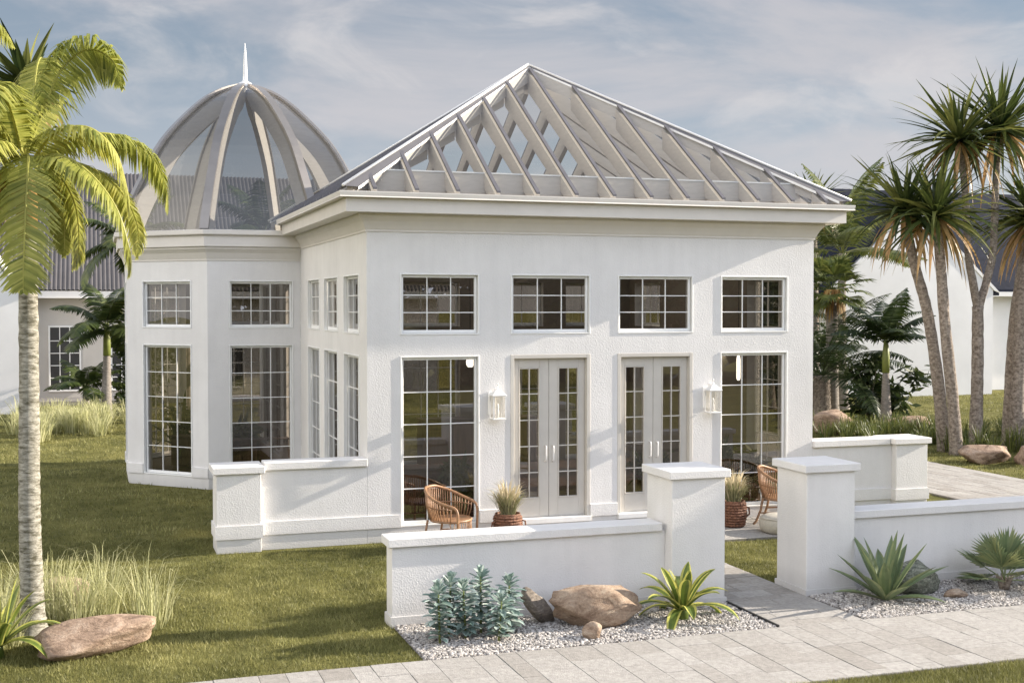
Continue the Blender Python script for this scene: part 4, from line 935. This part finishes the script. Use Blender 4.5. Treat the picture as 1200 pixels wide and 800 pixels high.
for (pts,ll,dr,sw),rl in zip(FR,ROLL):
    mb=MB(); q=[px(a,b,c) for a,b,c in pts]
    frond(mb,q,112,ll*.98,rnd,w=.0145,droop=dr,sweep=sw*.75,roll=rl,rw=.020,tb=rnd.uniform(.42,.66),ts=.17,stem=.06,flat=-.05)
    mb.build('frond',M['palmleaf'],t)
for pts in ([(-.03,-.1,-.12),(-.25,-.15,-.35),(-.38,-.5,-.45),(-.42,-1.05,-.45)],[(.0,-.1,.1),(-.15,-.2,.2),(-.28,-.55,.25),(-.34,-1.0,.25)]):
    mb=MB(); frond(mb,[px(a,b,c) for a,b,c in pts],40,.30,rnd,w=.010,droop=1.1,sweep=.7,rw=.02,tb=.55,ts=.25); tag(mb.build('frond',M['dryleaf'],t),'dry orange brown frond')
mb=MB()
for k in range(9):
    a=k*2.4; c=(CC.x-.12+.11*math.cos(a),CC.y-.14+.1*math.sin(a),CC.z-.25-.07*(k%3)); r_=.055
    mb.lathe([(0,-r_*1.1),(r_*.7,-r_*.75),(r_,0),(r_*.75,r_*.75),(0,r_*1.1)],c,10,0,rnd.random())
mb.build('coconuts',M['dryleaf'],t,True)
# taller palm just outside the left edge: only frond ends enter the view
rnd=random.Random(5)
t=thing('coconut_palm','taller coconut palm whose frond ends hang into the top left corner','palm tree',(-5.9,-3.0,0))
mb=MB(); trunk_mesh(mb,[(-5.9,-3.0,-.02),(-5.85,-3.0,2),(-5.65,-3.0,5),(-5.3,-3,6.95)],.17,.12,rnd,1,n=14,ringamp=.03); mb.build('trunk',M['palmbark'],t,True)
for k,(az,el,LL,bd) in enumerate(((.1,.55,1.35,1.3),(-.5,.9,1.5,1.9),(.7,.7,1.4,1.4),(1.6,.6,1.7,1.6),(2.6,.5,1.7,1.6),(3.6,.4,1.7,1.6),(4.6,.7,1.7,1.7),(.2,-.45,1.1,.8),(0,1.1,1.5,1.5))):
    mb=MB(); frond(mb,arc_frond((-5.3,-3,6.95),az,el,LL,bd,rnd),62,.40,rnd,w=.012,droop=.6,rw=.018,tb=.55); mb.build('frond',M['palmleaf'],t)
# dark sword-leaved tree behind the left palm, leaning in from outside the view
rnd=random.Random(8)
sword_tree('dark sword-leaved tree peeping over the fronds of the left coconut palm',(-5.6,-.5,0),[([(-5.6,-.5,0),(-5.5,-.5,3),(-5.0,-.5,5.2),(-4.55,-.5,6.1)],.15,.10,1.3)],[((-4.5,-.5,6.2),90,.75)],31,group=None)

# ------------------------------------------------------------------ sword-leaved trees by the drive
sword_tree('sword-leaved tree with two leaning trunks nearest the conservatory',(15.1,6.6,0),
 [([(15.25,6.9,-.05),(15.05,6.9,1.6),(14.72,6.9,3.3),(14.32,6.9,4.5),(14.1,6.9,5.45)],.15,.10,1.2),([(15.12,6.3,-.05),(15.0,6.3,1.22),(14.76,6.3,3.0),(14.62,6.3,4.43),(14.5,6.3,5.3)],.15,.10,1.2)],
 [((14.08,6.9,5.6),130,1.45),((14.48,6.3,5.45),135,1.55)],41)
sword_tree('tall forked sword-leaved tree with the highest pair of heads',(16.2,7,0),
 [([(16.2,7,-.05),(16.24,7,1.75),(16.23,7,3.4)],.155,.13,1.2),([(16.23,7,3.3),(16.08,7,3.99),(15.95,7,4.6),(15.81,7,6.26),(15.66,7,7.2)],.098,.075,1.0),([(16.23,7,3.3),(16.50,7,4.09),(16.66,7,4.8),(16.71,7,6.39),(16.79,7,7.45)],.098,.075,1.0)],
 [((15.64,7,7.3),125,1.5),((16.80,7,7.6),135,1.6)],42)
sword_tree('sword-leaved tree with two thick trunks at the right edge',(17.2,7,0),
 [([(17.34,7.2,-.05),(17.42,7.2,1.93),(17.55,7.2,3.5),(17.95,7.2,5.4)],.17,.125,1.2),([(17.10,6.7,-.05),(17.19,6.7,1.95),(17.35,6.7,4.19),(17.95,6.7,5.4)],.18,.125,1.2)],
 [((18.0,7.2,5.5),120,1.5),((18.0,6.6,5.55),120,1.5)],43)

# palms and shrubs behind the right end of the conservatory
def fan_leaf(mb,c,az,el,stem,rl,rnd,nb=22,spread=2.5,tb=.35,w=.03,cup=.2,tip=.25):
    d=Vector((math.cos(az)*math.cos(el),math.sin(az)*math.cos(el),math.sin(el))); b=Vector(c)+d*stem; mb.tube([tuple(c),tuple(Vector(c)+d*stem*.5+ZV*.02*stem),tuple(b)],.012*stem+.004,5,0,.6)
    s=d.cross(ZV).normalized(); n=s.cross(d).normalized()
    for k in range(nb):
        a=(k/(nb-1)-.5)*spread*1.0+rnd.uniform(-.03,.03); L_=rl*(1-.25*abs(a)/spread*2*.6)*rnd.uniform(.9,1.05)
        q=(d*math.cos(a)+s*math.sin(a)); q2=(q+n*cup*(abs(math.sin(a))) ).normalized(); m=b+q2*L_*.6; e=m+(q2-ZV*tip*rnd.uniform(.5,1.4)).normalized()*L_*.4; sv=q2.cross(n).normalized()
        ti=min(1,max(0,rnd.gauss(tb,.15))); mb.add([tuple(b),tuple(m-sv*w),tuple(e),tuple(m+sv*w)],[(0,1,2,3)],0,ti)
rnd=random.Random(51)
t=thing('fan_palm','tall fan palm with a shaggy skirt close to the right wall of the conservatory','palm tree',(17.44,15,0))
mb=MB(); trunk_mesh(mb,[(17.44,15,-.05),(17.42,15,1.8),(17.41,15,3.7)],.20,.17,rnd,1,ringamp=.03); mb.build('trunk',M['greybark'],t,True)
mb=MB()
for i in range(26): fan_leaf(mb,(17.41,15,3.9),i*2.4,1.2-1.9*i/26,rnd.uniform(.5,.8),.75,rnd,20,2.6,.55,.04,.2,.6)
mb.build('crown',M['midleaf'],t)
mb=MB(); grass_tuft(mb,(17.41,15,3.75),1,.1,.1,rnd)
for i in range(120):
    a=rnd.uniform(0,6.28); r=.2; p=Vector((17.41+r*math.cos(a),15+r*math.sin(a),3.9)); q=p+Vector((math.cos(a)*.28,math.sin(a)*.28,-rnd.uniform(.5,1.1))); s=Vector((-math.sin(a),math.cos(a),0))*.03; mb.add([tuple(p-s),tuple(p+s),tuple(q)],[(0,1,2)],0,rnd.random())
mb.build('dry_skirt',M['dryleaf'],t)
feather_palm('feather_palm','slender green-shafted palm before the white gable, beside the leafy shrub',(17.16,11.9,0),[(17.16,11.9,-.03),(17.15,11.9,.8),(17.14,11.9,1.55)],.16,.09,None,11,1.75,.55,61,'darkleaf',tb=.25,nl=34,shaft=.95,el=(1.4,.45),bend=(.6,1.4),w=.03)
feather_palm('feather_palm','big dark palm whose arching fronds droop over the lawn by the right wall',(16.75,14.5,0),[(16.75,14.5,-.03),(16.75,14.5,.7),(16.75,14.5,1.35)],.26,.24,None,18,3.9,.62,62,'darkleaf',tb=.2,nl=52,el=(1.1,.1),bend=(1.0,1.7),w=.024,bark='rough_bark')
feather_palm('feather_palm','pale green palm standing up behind the right end of the gutter',(19.3,17.2,0),[(19.3,17.2,-.03),(19.2,17.2,2.2),(19.2,17.2,5.1)],.17,.12,None,12,3.6,.75,63,'midleaf',tb=.62,nl=50,el=(1.52,-.1),bend=(.5,1.3),w=.035)
sword_tree('sword-leaved tree whose head shows above the right end of the glass roof',(21.2,22,0),[([(21.2,22,-.05),(21.2,22,3),(21.1,22,7.0)],.2,.13,1.1)],[((21.1,22,7.1),100,1.3)],44,group=None)
feather_palm('feather_palm','dense dark palm between the facade corner and the fan palm',(17.3,18.5,0),[(17.3,18.5,-.03),(17.3,18.5,1.8),(17.3,18.5,3.4)],.2,.16,None,20,2.6,.6,64,'darkleaf',tb=.35,nl=40,el=(1.3,-.5),bend=(.8,1.8),w=.03)
def shrub(name,label,c,rad,n,seed,lm='darkleaf',lw=.06,ll=.18,tb=.35,clump=26):
    rnd=random.Random(seed); t=thing(name,label,'shrub',(c[0],c[1],0))
    mb=MB()
    for k in range(7):
        a=k*.9; q=(c[0]+rad[0]*.6*math.cos(a),c[1]+rad[1]*.6*math.sin(a),c[2]+rad[2]*rnd.uniform(.0,.7)); mb.tube([(c[0],c[1],-.02),((c[0]+q[0])/2,(c[1]+q[1])/2,q[2]*.6),q],[.03,.02,.008],5)
    mb.build('stem',M['rough_bark'],t)
    mb=MB(); leaf_cloud(mb,c,rad,n,rnd,lw,ll,tb,clump); mb.build('foliage',M[lm],t); return t
shrub('leafy_shrub','dark broad-leaved shrub beside the slender green-shafted palm',(17.3,12.9,.95),(.95,.9,1.05),1300,71,lw=.11,ll=.38,clump=14)
shrub('leafy_shrub','dense dark shrub filling the gap beside the right wall',(18.0,20.5,1.7),(2.4,1.6,1.9),5200,72,lw=.12,ll=.3)
shrub('leafy_shrub','dark glossy shrub beside the left side of the octagonal tower',(-2.3,23.2,1.5),(.7,.8,1.7),2600,74,lw=.10,ll=.24)
feather_palm('feather_palm','green-shafted palm on the lawn left of the octagonal tower',(-3.43,22,0),[(-3.43,22,-.03),(-3.4,22,1.0),(-3.38,22,1.9)],.17,.10,None,13,2.0,.6,66,'midleaf',tb=.22,nl=36,shaft=1.0,el=(1.35,-.1),bend=(.9,1.9),w=.035)
feather_palm('feather_palm','low young palm before the big window of the far grey-roofed house',(-4.1,22.6,0),[(-4.0,22.6,-.03),(-4.0,22.6,.4),(-4.0,22.6,.9)],.12,.08,None,11,1.4,.45,67,'midleaf',tb=.2,nl=30,el=(1.3,.2),bend=(.9,1.8),w=.03)
feather_palm('feather_palm','tall palm behind the tower, its fronds beside the dome',(-2.6,20.5,0),[(-2.6,20.5,-.03),(-2.65,20.5,2.5),(-2.8,20.5,5.3)],.14,.10,None,13,2.0,.55,68,'midleaf',tb=.3,nl=36,el=(1.3,-.4),bend=(.9,1.9),w=.035)
feather_palm('feather_palm','palm behind the tower seen through the dome glass',(1.2,21,0),[(1.2,21,-.03),(1.2,21,3),(1.2,21,5.6)],.16,.11,None,14,2.2,.55,69,'darkleaf',tb=.35,nl=34,el=(1.4,-.4),bend=(.8,1.8),w=.035)

# ------------------------------------------------------------------ front planting
def strap(mb,c,az,el,L_,w,bend,rnd,n=9,fold=.35,edge=.9,mid=.2,wp=None,segt=None,tipk=1.0):
    d=Vector((math.cos(az)*math.cos(el),math.sin(az)*math.cos(el),math.sin(el))); s=Vector((-math.sin(az),math.cos(az),0)); p=Vector(c); cols=5; vs=[]
    for k in range(n+1):
        f=k/n; ww=w*(wp(f) if wp else math.sin(math.pi*(f*.86+.14))**.7); nn=s.cross(d).normalized()*-1
        if nn.z<0: nn=-nn
        for j,o in enumerate((-1,-.62,0,.62,1)): vs.append(tuple(p+s*o*ww+nn*fold*ww*(abs(o)**1.5)))
        d=(d-ZV*bend/n*(.35+1.3*f)).normalized(); p=p+d*L_/n
    for k in range(n):
        for j in range(4):
            ti=edge if j in(0,3) else mid
            mb.add([vs[k*5+j],vs[k*5+j+1],vs[k*5+5+j+1],vs[k*5+5+j]],[(0,1,2,3)],0,min(1,max(0,ti+rnd.uniform(-.1,.1))))
# agave
def agave(label,c,n,L_,w,seed,mt='agave',lo=.25,hi=1.45):
    rnd=random.Random(seed); t=thing('agave',label,'agave',c); mb=MB()
    for i in range(n):
        f=i/(n-1); az=i*2.39996+rnd.uniform(-.2,.2); el=hi-(hi-lo)*f**.8+rnd.uniform(-.08,.08); ll=L_*(.95 if f<.6 else .95-.45*(f-.6))*rnd.uniform(.85,1.1)
        strap(mb,(c[0]+.04*math.cos(az),c[1]+.04*math.sin(az),c[2]+.02),az,el,ll,w*rnd.uniform(.85,1.1),rnd.uniform(.0,.35) if f<.5 else rnd.uniform(-.1,.5),rnd,10,.45,.62,.3,lambda f:(.55+.8*f if f<.45 else .91*(1-((f-.45)/.55)**1.6)+.02))
    mb.build('leaves',M[mt],t,True); return t
agave('grey-green agave with stiff pointed leaves by the right gate pillar',(4.92,-5.42,.02),19,.86,.080,81)
# variegated rosette
rnd=random.Random(83); c=(2.33,-5.42,.02)
t=thing('bromeliad','yellow-edged bromeliad rosette beside the big tan boulder','plant',c); mb=MB()
mb.tube([(c[0],c[1],0),(c[0],c[1],.10),(c[0],c[1],.2)],[.06,.075,.05],10,0,.3)
for i in range(23):
    f=i/22; az=i*2.39996+rnd.uniform(-.15,.15); el=1.42-1.15*f+rnd.uniform(-.08,.08)
    strap(mb,(c[0]+.03*math.cos(az),c[1]+.03*math.sin(az),.12),az,el,(.50+.12*min(1,f*2))*rnd.uniform(.85,1.08),.062,.35+1.7*f*rnd.uniform(.8,1.15),rnd,11,.3,.95,.25,lambda f:(.75+.5*f if f<.5 else 1.0*(1-((f-.5)/.5)**3.0)+.05))
mb.build('leaves',M['brom'],t,True)
# second rosette at the left frame edge
rnd=random.Random(84); c=(-4.62,-4.6,.02)
t=thing('bromeliad','yellow-green bromeliad at the left edge before the palm trunk','plant',c); mb=MB()
for i in range(22):
    f=i/21; az=i*2.39996+rnd.uniform(-.15,.15); el=1.4-1.0*f
    strap(mb,(c[0]+.05*math.cos(az),c[1]+.05*math.sin(az),.12),az,el,.66*rnd.uniform(.85,1.08),.05,.5+1.5*f,rnd,11,.3,.8,.4,lambda f:(.75+.5*f if f<.5 else 1.0*(1-((f-.5)/.5)**3.0)+.05))
mb.tube([(c[0],c[1],0),(c[0],c[1],.16)],[.07,.05],10,0,.3); mb.build('leaves',M['brom'],t,True)
# blue-green leafy succulents: five stems
def succulent(x,y,h,seed,label):
    rnd=random.Random(seed); t=thing('blue_green_succulent',label,'succulent',(x,y,.01),group='blue-green succulents before the left front wall')
    lx,ly=rnd.uniform(-.04,.04),rnd.uniform(-.03,.03); ax=lambda f:Vector((x+lx*f,y+ly*f,.01+h*f))
    mb=MB(); mb.tube([tuple(ax(k/6)) for k in range(7)],[.013-.006*k/6 for k in range(7)],7,0,.55); mb.build('stem',M['greenstem'],t,True)
    mb=MB(); n=int(h*150)
    for i in range(n):
        f=.10+.90*i/n; az=i*2.39996+rnd.uniform(-.3,.3); el=.15+1.15*max(0,(f-.78)/.22)**1.3+rnd.uniform(-.25,.2); L_=(.17 if f<.8 else .17-.08*(f-.8)/.2)*rnd.uniform(.8,1.15)*(.75+.25*min(1,f*4))
        strap(mb,tuple(ax(f)),az,el,L_,.036,rnd.uniform(-.2,.7),rnd,5,.35,min(1,max(0,rnd.gauss(.5,.25))),min(1,max(0,rnd.gauss(.45,.25))),lambda q:(.3+1.1*q if q<.6 else .96*(1-((q-.6)/.4)**2.4)+.05))
    mb.build('leaves',M['bluegreen'],t,True)
for k,(x,y,h,lb) in enumerate(((-.42,-5.52,.60,'leftmost blue-green succulent stem, by the lawn edge'),(-.12,-5.42,.58,'blue-green succulent stem second from the left'),(.10,-5.24,.64,'tallest blue-green succulent stem, third from the left, nearest the wall'),(.17,-5.62,.46,'shortest blue-green succulent stem, foremost of the clump'),(.36,-5.36,.58,'rightmost blue-green succulent stem, nearest the grey rock'),(-.26,-5.28,.60,'blue-green succulent stem behind the two leftmost ones'))): succulent(x,y,h,90+k,lb)
# small fan palm, right
rnd=random.Random(97); c=(6.62,-5.38,.02)
t=thing('fan_palm','small fan palm with pleated leaves at the right end of the gravel bed','palm',c)
mb=MB(); 
for k in range(16): a=k*2.4; mb.tube([(c[0]+.03*math.cos(a),c[1]+.03*math.sin(a),0),(c[0]+.06*math.cos(a),c[1]+.06*math.sin(a),.12),(c[0]+.10*math.cos(a),c[1]+.10*math.sin(a),.2)],[.022,.018,.008],5)
mb.build('trunk',M['rough_bark'],t)
mb=MB()
for i in range(13):
    el=1.45-1.55*i/12; fan_leaf(mb,(c[0],c[1],.14),i*2.4+4.4,el,.26,.40,rnd,26,2.7,.6,.019,.12,.15)
mb.build('leaves',M['agave'],t)
# added tree, out of view, put there to shade the right front wall and pillar
rnd=random.Random(75); t=thing('added_shade_tree','unseen dense tree added beyond the right edge to shade the front wall and pillar','tree',(10.5,-4.95,0))
mb=MB(); trunk_mesh(mb,[(10.5,-4.95,-.02),(10.5,-4.95,.8),(10.5,-4.95,2.4)],.10,.05,rnd,0,n=10); mb.build('trunk',M['rough_bark'],t,True)
mb=MB(); leaf_cloud(mb,(10.5,-4.98,2.6),(1.0,.72,2.1),12000,rnd,.09,.22,.4,0); mb.build('crown',M['midleaf'],t)

shrub('leafy_shrub','unseen dense shrub added beyond the right edge to shade the lawn, right of the last sword-leaved tree',(21.6,7.6,1.1),(1.2,2.2,1.25),5200,76,lw=.10,ll=.24,lm='midleaf',clump=40)  # unseen shrub, added so its shadow falls across the lawn by the trunks
shrub('leafy_shrub','unseen dense shrub added beyond the right edge to shade the lawn, nearest the driveway',(20.6,4.6,1.0),(1.0,1.7,1.1),4200,77,lw=.10,ll=.24,lm='midleaf',clump=40)  # second added shrub out of view, shading the lawn beside the driveway
# potted plants standing inside, seen dimly through the panes
def potted(x,y,h,seed,label,r=.17):
    rnd=random.Random(seed); t=thing('potted_plant',label,'potted plant',(x,y,.205)); z=.205
    mb=MB(); mb.lathe([(0,0),(r*.7,0),(r,.30),(r*1.05,.32),(r*.9,.32),(r*.88,.28),(0,.28)],(x,y,z),18); mb.build('pot',M['wicker'],t,True)
    mb=MB()
    for i in range(16): az=i*2.4; strap(mb,(x+.03*math.cos(az),y+.03*math.sin(az),z+.28),az,1.45-1.0*i/16,h*rnd.uniform(.7,1.05),.045,.5+1.3*i/16,rnd,9,.3,.6,.35)
    leaf_cloud(mb,(x,y,z+.3+h*.45),(h*.33,h*.33,h*.42),260,rnd,.06,.17,.45,7); mb.build('leaves',M['midleaf'],t); return t
potted(1.55,.62,.85,201,'green potted plant inside behind the large left facade window')
potted(6.0,.70,.9,202,'green potted plant inside behind the large right facade window, left of the other',.2)
potted(6.55,.62,.6,203,'smaller green potted plant inside behind the large right facade window')
potted(4.85,.75,.8,204,'green potted plant inside behind the right double door')
potted(-2.05,8.35,1.3,205,'tall green potted plant inside the tower behind the left window',.22)
potted(-1.05,7.3,1.0,206,'green potted plant inside the tower behind the front window',.2)

# tall pale grasses
def tall_grass(name,label,spots,seed,n=70,h=.7,w=.004,mt='tallgrass'):
    rnd=random.Random(seed); mb=MB()
    for x,y in spots: grass_tuft(mb,(x,y,0),n,h*rnd.uniform(.6,1.2),.52*h/.7,rnd,w,.8,.1,1)
    return tag(mb.build(name,M[mt]),label,'tall grass',kind='stuff')
rnd=random.Random(99)
tall_grass('tall_grass','pale tall grass growing around the foot of the left coconut palm',[(rnd.gauss(-3.95,.32),rnd.gauss(-3.2,.42)) for _ in range(26)]+[(-4.5,-3.6),(-4.7,-3.2),(-4.65,-4.0),(-3.15,-3.9),(-3.05,-3.7),(-3.25,-3.75),(-4.5,-4.25)],100,30,.66,.004)
tall_grass('tall_grass','pale tall grass on the lawn left of the octagonal tower',[(rnd.gauss(-4.2,1.0),rnd.gauss(18.6,1.2)) for _ in range(60)],101,55,.75,.009)
tall_grass('tall_grass','tall green grass around the trunks beside the driveway',[(rnd.uniform(13.8,19),rnd.gauss(9.2,1.3)) for _ in range(70)]+[(16.6,6.3),(15.9,6.0),(16.8,6.2),(17.7,6.2)],102,50,.6,.009,'midleaf')

# ------------------------------------------------------------------ rocks
import bmesh
def rock(label,c,size,seed,mt,rz=0,tilt=(0,0),cuts=9,sub=4,group=None,sink=.15):
    rnd=random.Random(seed); bm=bmesh.new(); bmesh.ops.create_icosphere(bm,subdivisions=sub,radius=1)
    pl=[(Vector((rnd.gauss(0,1),rnd.gauss(0,1),rnd.gauss(0,.8))).normalized(),rnd.uniform(.58,.88)) for _ in range(cuts)]
    o=Vector((rnd.uniform(-50,50),rnd.uniform(-50,50),0))
    for v in bm.verts:
        p=v.co.copy()
        for nn,d in pl:
            k=p.dot(nn)-d
            if k>0: p-=nn*k*.92
        p*=1+.12*noise.noise(p*1.1+o)+.07*noise.noise(p*2.7+o)+.035*noise.noise(p*7+o)
        v.co=p
    from mathutils import Euler
    e=Euler((tilt[0],tilt[1],rz))
    for v in bm.verts:
        q=Vector((v.co.x*size[0],v.co.y*size[1],v.co.z*size[2])); q.rotate(e); v.co=q
    zmin=min(v.co.z for v in bm.verts)
    for v in bm.verts: v.co.z-=zmin+sink*size[2]
    me=bpy.data.meshes.new('rock'); bm.to_mesh(me); bm.free(); me.polygons.foreach_set('use_smooth',[True]*len(me.polygons)); me.materials.append(M[mt])
    ob=bpy.data.objects.new('boulder',me); col.objects.link(ob); ob.location=c; return tag(ob,label,'rock',group)
rock('large tan boulder lying on the gravel by the left front wall',(1.36,-5.28,0),(.60,.36,.245),3,'rock_tan',-.12,(0,.12),cuts=16)
rock('slanting grey rock with a pointed top left of the large tan boulder',(.78,-5.08,0),(.13,.16,.29),12,'rock_grey',.2,(.1,-.66),sink=.1,cuts=13)
rock('small tan stone leaning before the large tan boulder',(1.13,-5.80,0),(.12,.10,.10),7,'rock_tan',.2)
rock('speckled grey-green boulder behind the agave',(5.55,-5.12,0),(.34,.26,.20),15,'rock_green',.0,cuts=5)
rock('small flat tan stone beside the speckled boulder',(5.83,-5.50,0),(.16,.10,.065),19,'rock_tan',.1)
rock('long flat brown rock on the lawn at the foot of the left palm',(-3.80,-4.66,0),(.76,.36,.18),24,'rock_pink',.05,(0,-.06),cuts=14)
rock('small brown rock behind the trunk of the left palm',(-4.05,-2.75,0),(.30,.25,.20),27,'rock_tan')
rock('pink-brown boulder beside the driveway, left of a smaller one',(14.75,4.9,0),(.72,.5,.32),31,'rock_pink',.3,sink=.4,cuts=16)
rock('pink-brown boulder beside the driveway at the right edge',(15.4,4.2,0),(.6,.45,.33),33,'rock_pink',.8,sink=.4,cuts=16)
rock('brown boulder in the grass close to the right wall of the conservatory',(14.9,11.0,0),(.75,.5,.35),35,'rock_pink',.3)
rock('flat brown rock in the grass behind the right stub wall',(16.8,10.3,0),(.8,.5,.26),37,'rock_pink',-.1)

# ------------------------------------------------------------------ neighbouring houses
def corrugated(mb,x0,x1,y0,z0,y1,z1,pitch=.15,amp=.035):
    n=int((x1-x0)/pitch*4); vs=[]
    pr=[0,amp,amp,0]
    for i in range(n+1):
        x=x0+(x1-x0)*i/n; o=pr[i%4]; vs+=[(x,y0,z0+o),(x,y1,z1+o)]
    mb.add(vs,[(2*i,2*i+2,2*i+3,2*i+1) for i in range(n)])
t=thing('grey_roofed_house','far house with a grey corrugated roof and a veranda behind the tower','house',(-2,33,0))
mb=MB(); mb.box(-14,29.6,0,9,38,3.75); mb.build('wall',M['beige_render'],t)
mb=MB(); corrugated(mb,-14.4,9.4,28.9,3.95,34,8.6); corrugated(mb,-14.4,9.4,39.1,3.95,34,8.6); mb.build('roof',M['corr'],t)
mb=MB(); mb.box(-14.3,28.95,3.68,9.3,29.1,3.93); mb.build('eaves_board',M['render'],t)
mb=MB(); mb.box(-12,27.6,0,6,29.59,.14); mb.build('veranda',M['brick'],t)
for wx in (-4.75,-2.65,1.0,4.0):
    mb=MB(); w_,h_=1.0,2.2; bar_frame(mb,wx-w_/2-.05,.35,wx+w_/2+.05,.45+h_+.05,.06,29.52,29.59)
    f=mb.build('window',M['frame'],t)
    mb=MB(); mb.quad((wx-w_/2,29.56,.4),(wx+w_/2,29.56,.4),(wx+w_/2,29.56,.45+h_),(wx-w_/2,29.56,.45+h_)); mb.build('pane',M['glassdark'] if 'glassdark' in M else M['cable'],f,origin=ORG[t.name])
    mb=MB()
    for k in (1,2): mb.box(wx-w_/2+w_*k/3-.015,29.53,.41,wx-w_/2+w_*k/3+.015,29.555,.44+h_)
    for k in range(1,5):
        z=.4+(h_)*k/5
        for j in range(3): mb.box(wx-w_/2+w_*j/3+.016,29.532,z-.015,wx-w_/2+w_*(j+1)/3-.016,29.553,z+.015)
    mb.build('muntin_grid',M['frame'],f,origin=ORG[t.name])
t=thing('white_gable_house','plain white gabled house end at the far left edge','house',(-8.2,27,0))
mb=MB(); mb.prism([(-10.6,24.5,0),(-5.93,24.5,0),(-5.93,24.5,3.72),(-8.26,24.5,7.2),(-10.6,24.5,3.72)],(0,3.2,0)); mb.build('wall',M['render'],t)
mb=MB(); 
for a,b in (((-5.83,3.62),(-8.26,7.26)),((-8.26,7.26),(-10.7,3.62))): mb.prism([(a[0],24.42,a[1]+.02),(b[0],24.42,b[1]+.02),(b[0],24.42,b[1]+.12),(a[0],24.42,a[1]+.12)],(0,3.4,0))
mb.build('roof',M['render'],t)
t=thing('white_gable_house','white gabled house with a dark blue slate roof behind the sword-leaved trees','house',(30,26,0))
mb=MB(); mb.prism([(21.9,22,0),(29.1,22,0),(29.1,22,4.05),(25.5,22,7.2),(21.9,22,4.05)],(0,7,0)); mb.box(29.102,24,0,42,31.5,3.95); mb.build('wall',M['render'],t)
mb=MB()
for a,b in (((29.45,3.80),(25.5,7.30)),((25.5,7.30),(21.55,3.80))): mb.prism([(a[0],22.08,a[1]),(b[0],22.08,b[1]),(b[0],22.08,b[1]+.14),(a[0],22.08,a[1]+.14)],(0,7.5,0))
mb.prism([(29.0,23.4,3.92),(29.0,27.8,8.15),(29.0,32.2,3.92),(29.0,32.2,4.07),(29.0,27.8,8.32),(29.0,23.4,4.07)],(13.6,0,0)); mb.prism([(24.0,27.0,7.0),(24.0,27.8,8.15),(24.0,32.2,3.92),(24.0,32.2,4.07),(24.0,27.8,8.32),(24.0,27.0,7.2)],(4.99,0,0)); mb.build('roof',M['slate'],t)
mb=MB(); mb.box(29.2,23.3,3.78,42.6,23.42,3.96); mb.prism([(29.12,21.95,4.0),(25.5,21.95,7.18),(25.5,21.95,7.32),(29.4,21.95,3.9)],(0,.06,0)); mb.build('eaves_board',M['render'],t)

# woodland behind the photographer, mirrored faintly by the panes
rnd=random.Random(121); mb=MB()
for k in range(34):
    x=-42+k*2.6+rnd.uniform(-1,1); y=-36+rnd.uniform(-3,3); h=rnd.uniform(5,9)
    leaf_cloud(mb,(x,y,h*.5),(2.8,2.0,h*.55),1100,rnd,.6,1.0,.25,14); mb.tube([(x,y,0),(x+.1,y,h*.5)],[.2,.1],6,0,0)
tag(mb.build('tree_line',M['darkleaf']),'distant mass of dark trees beyond the lawn','trees',kind='stuff')
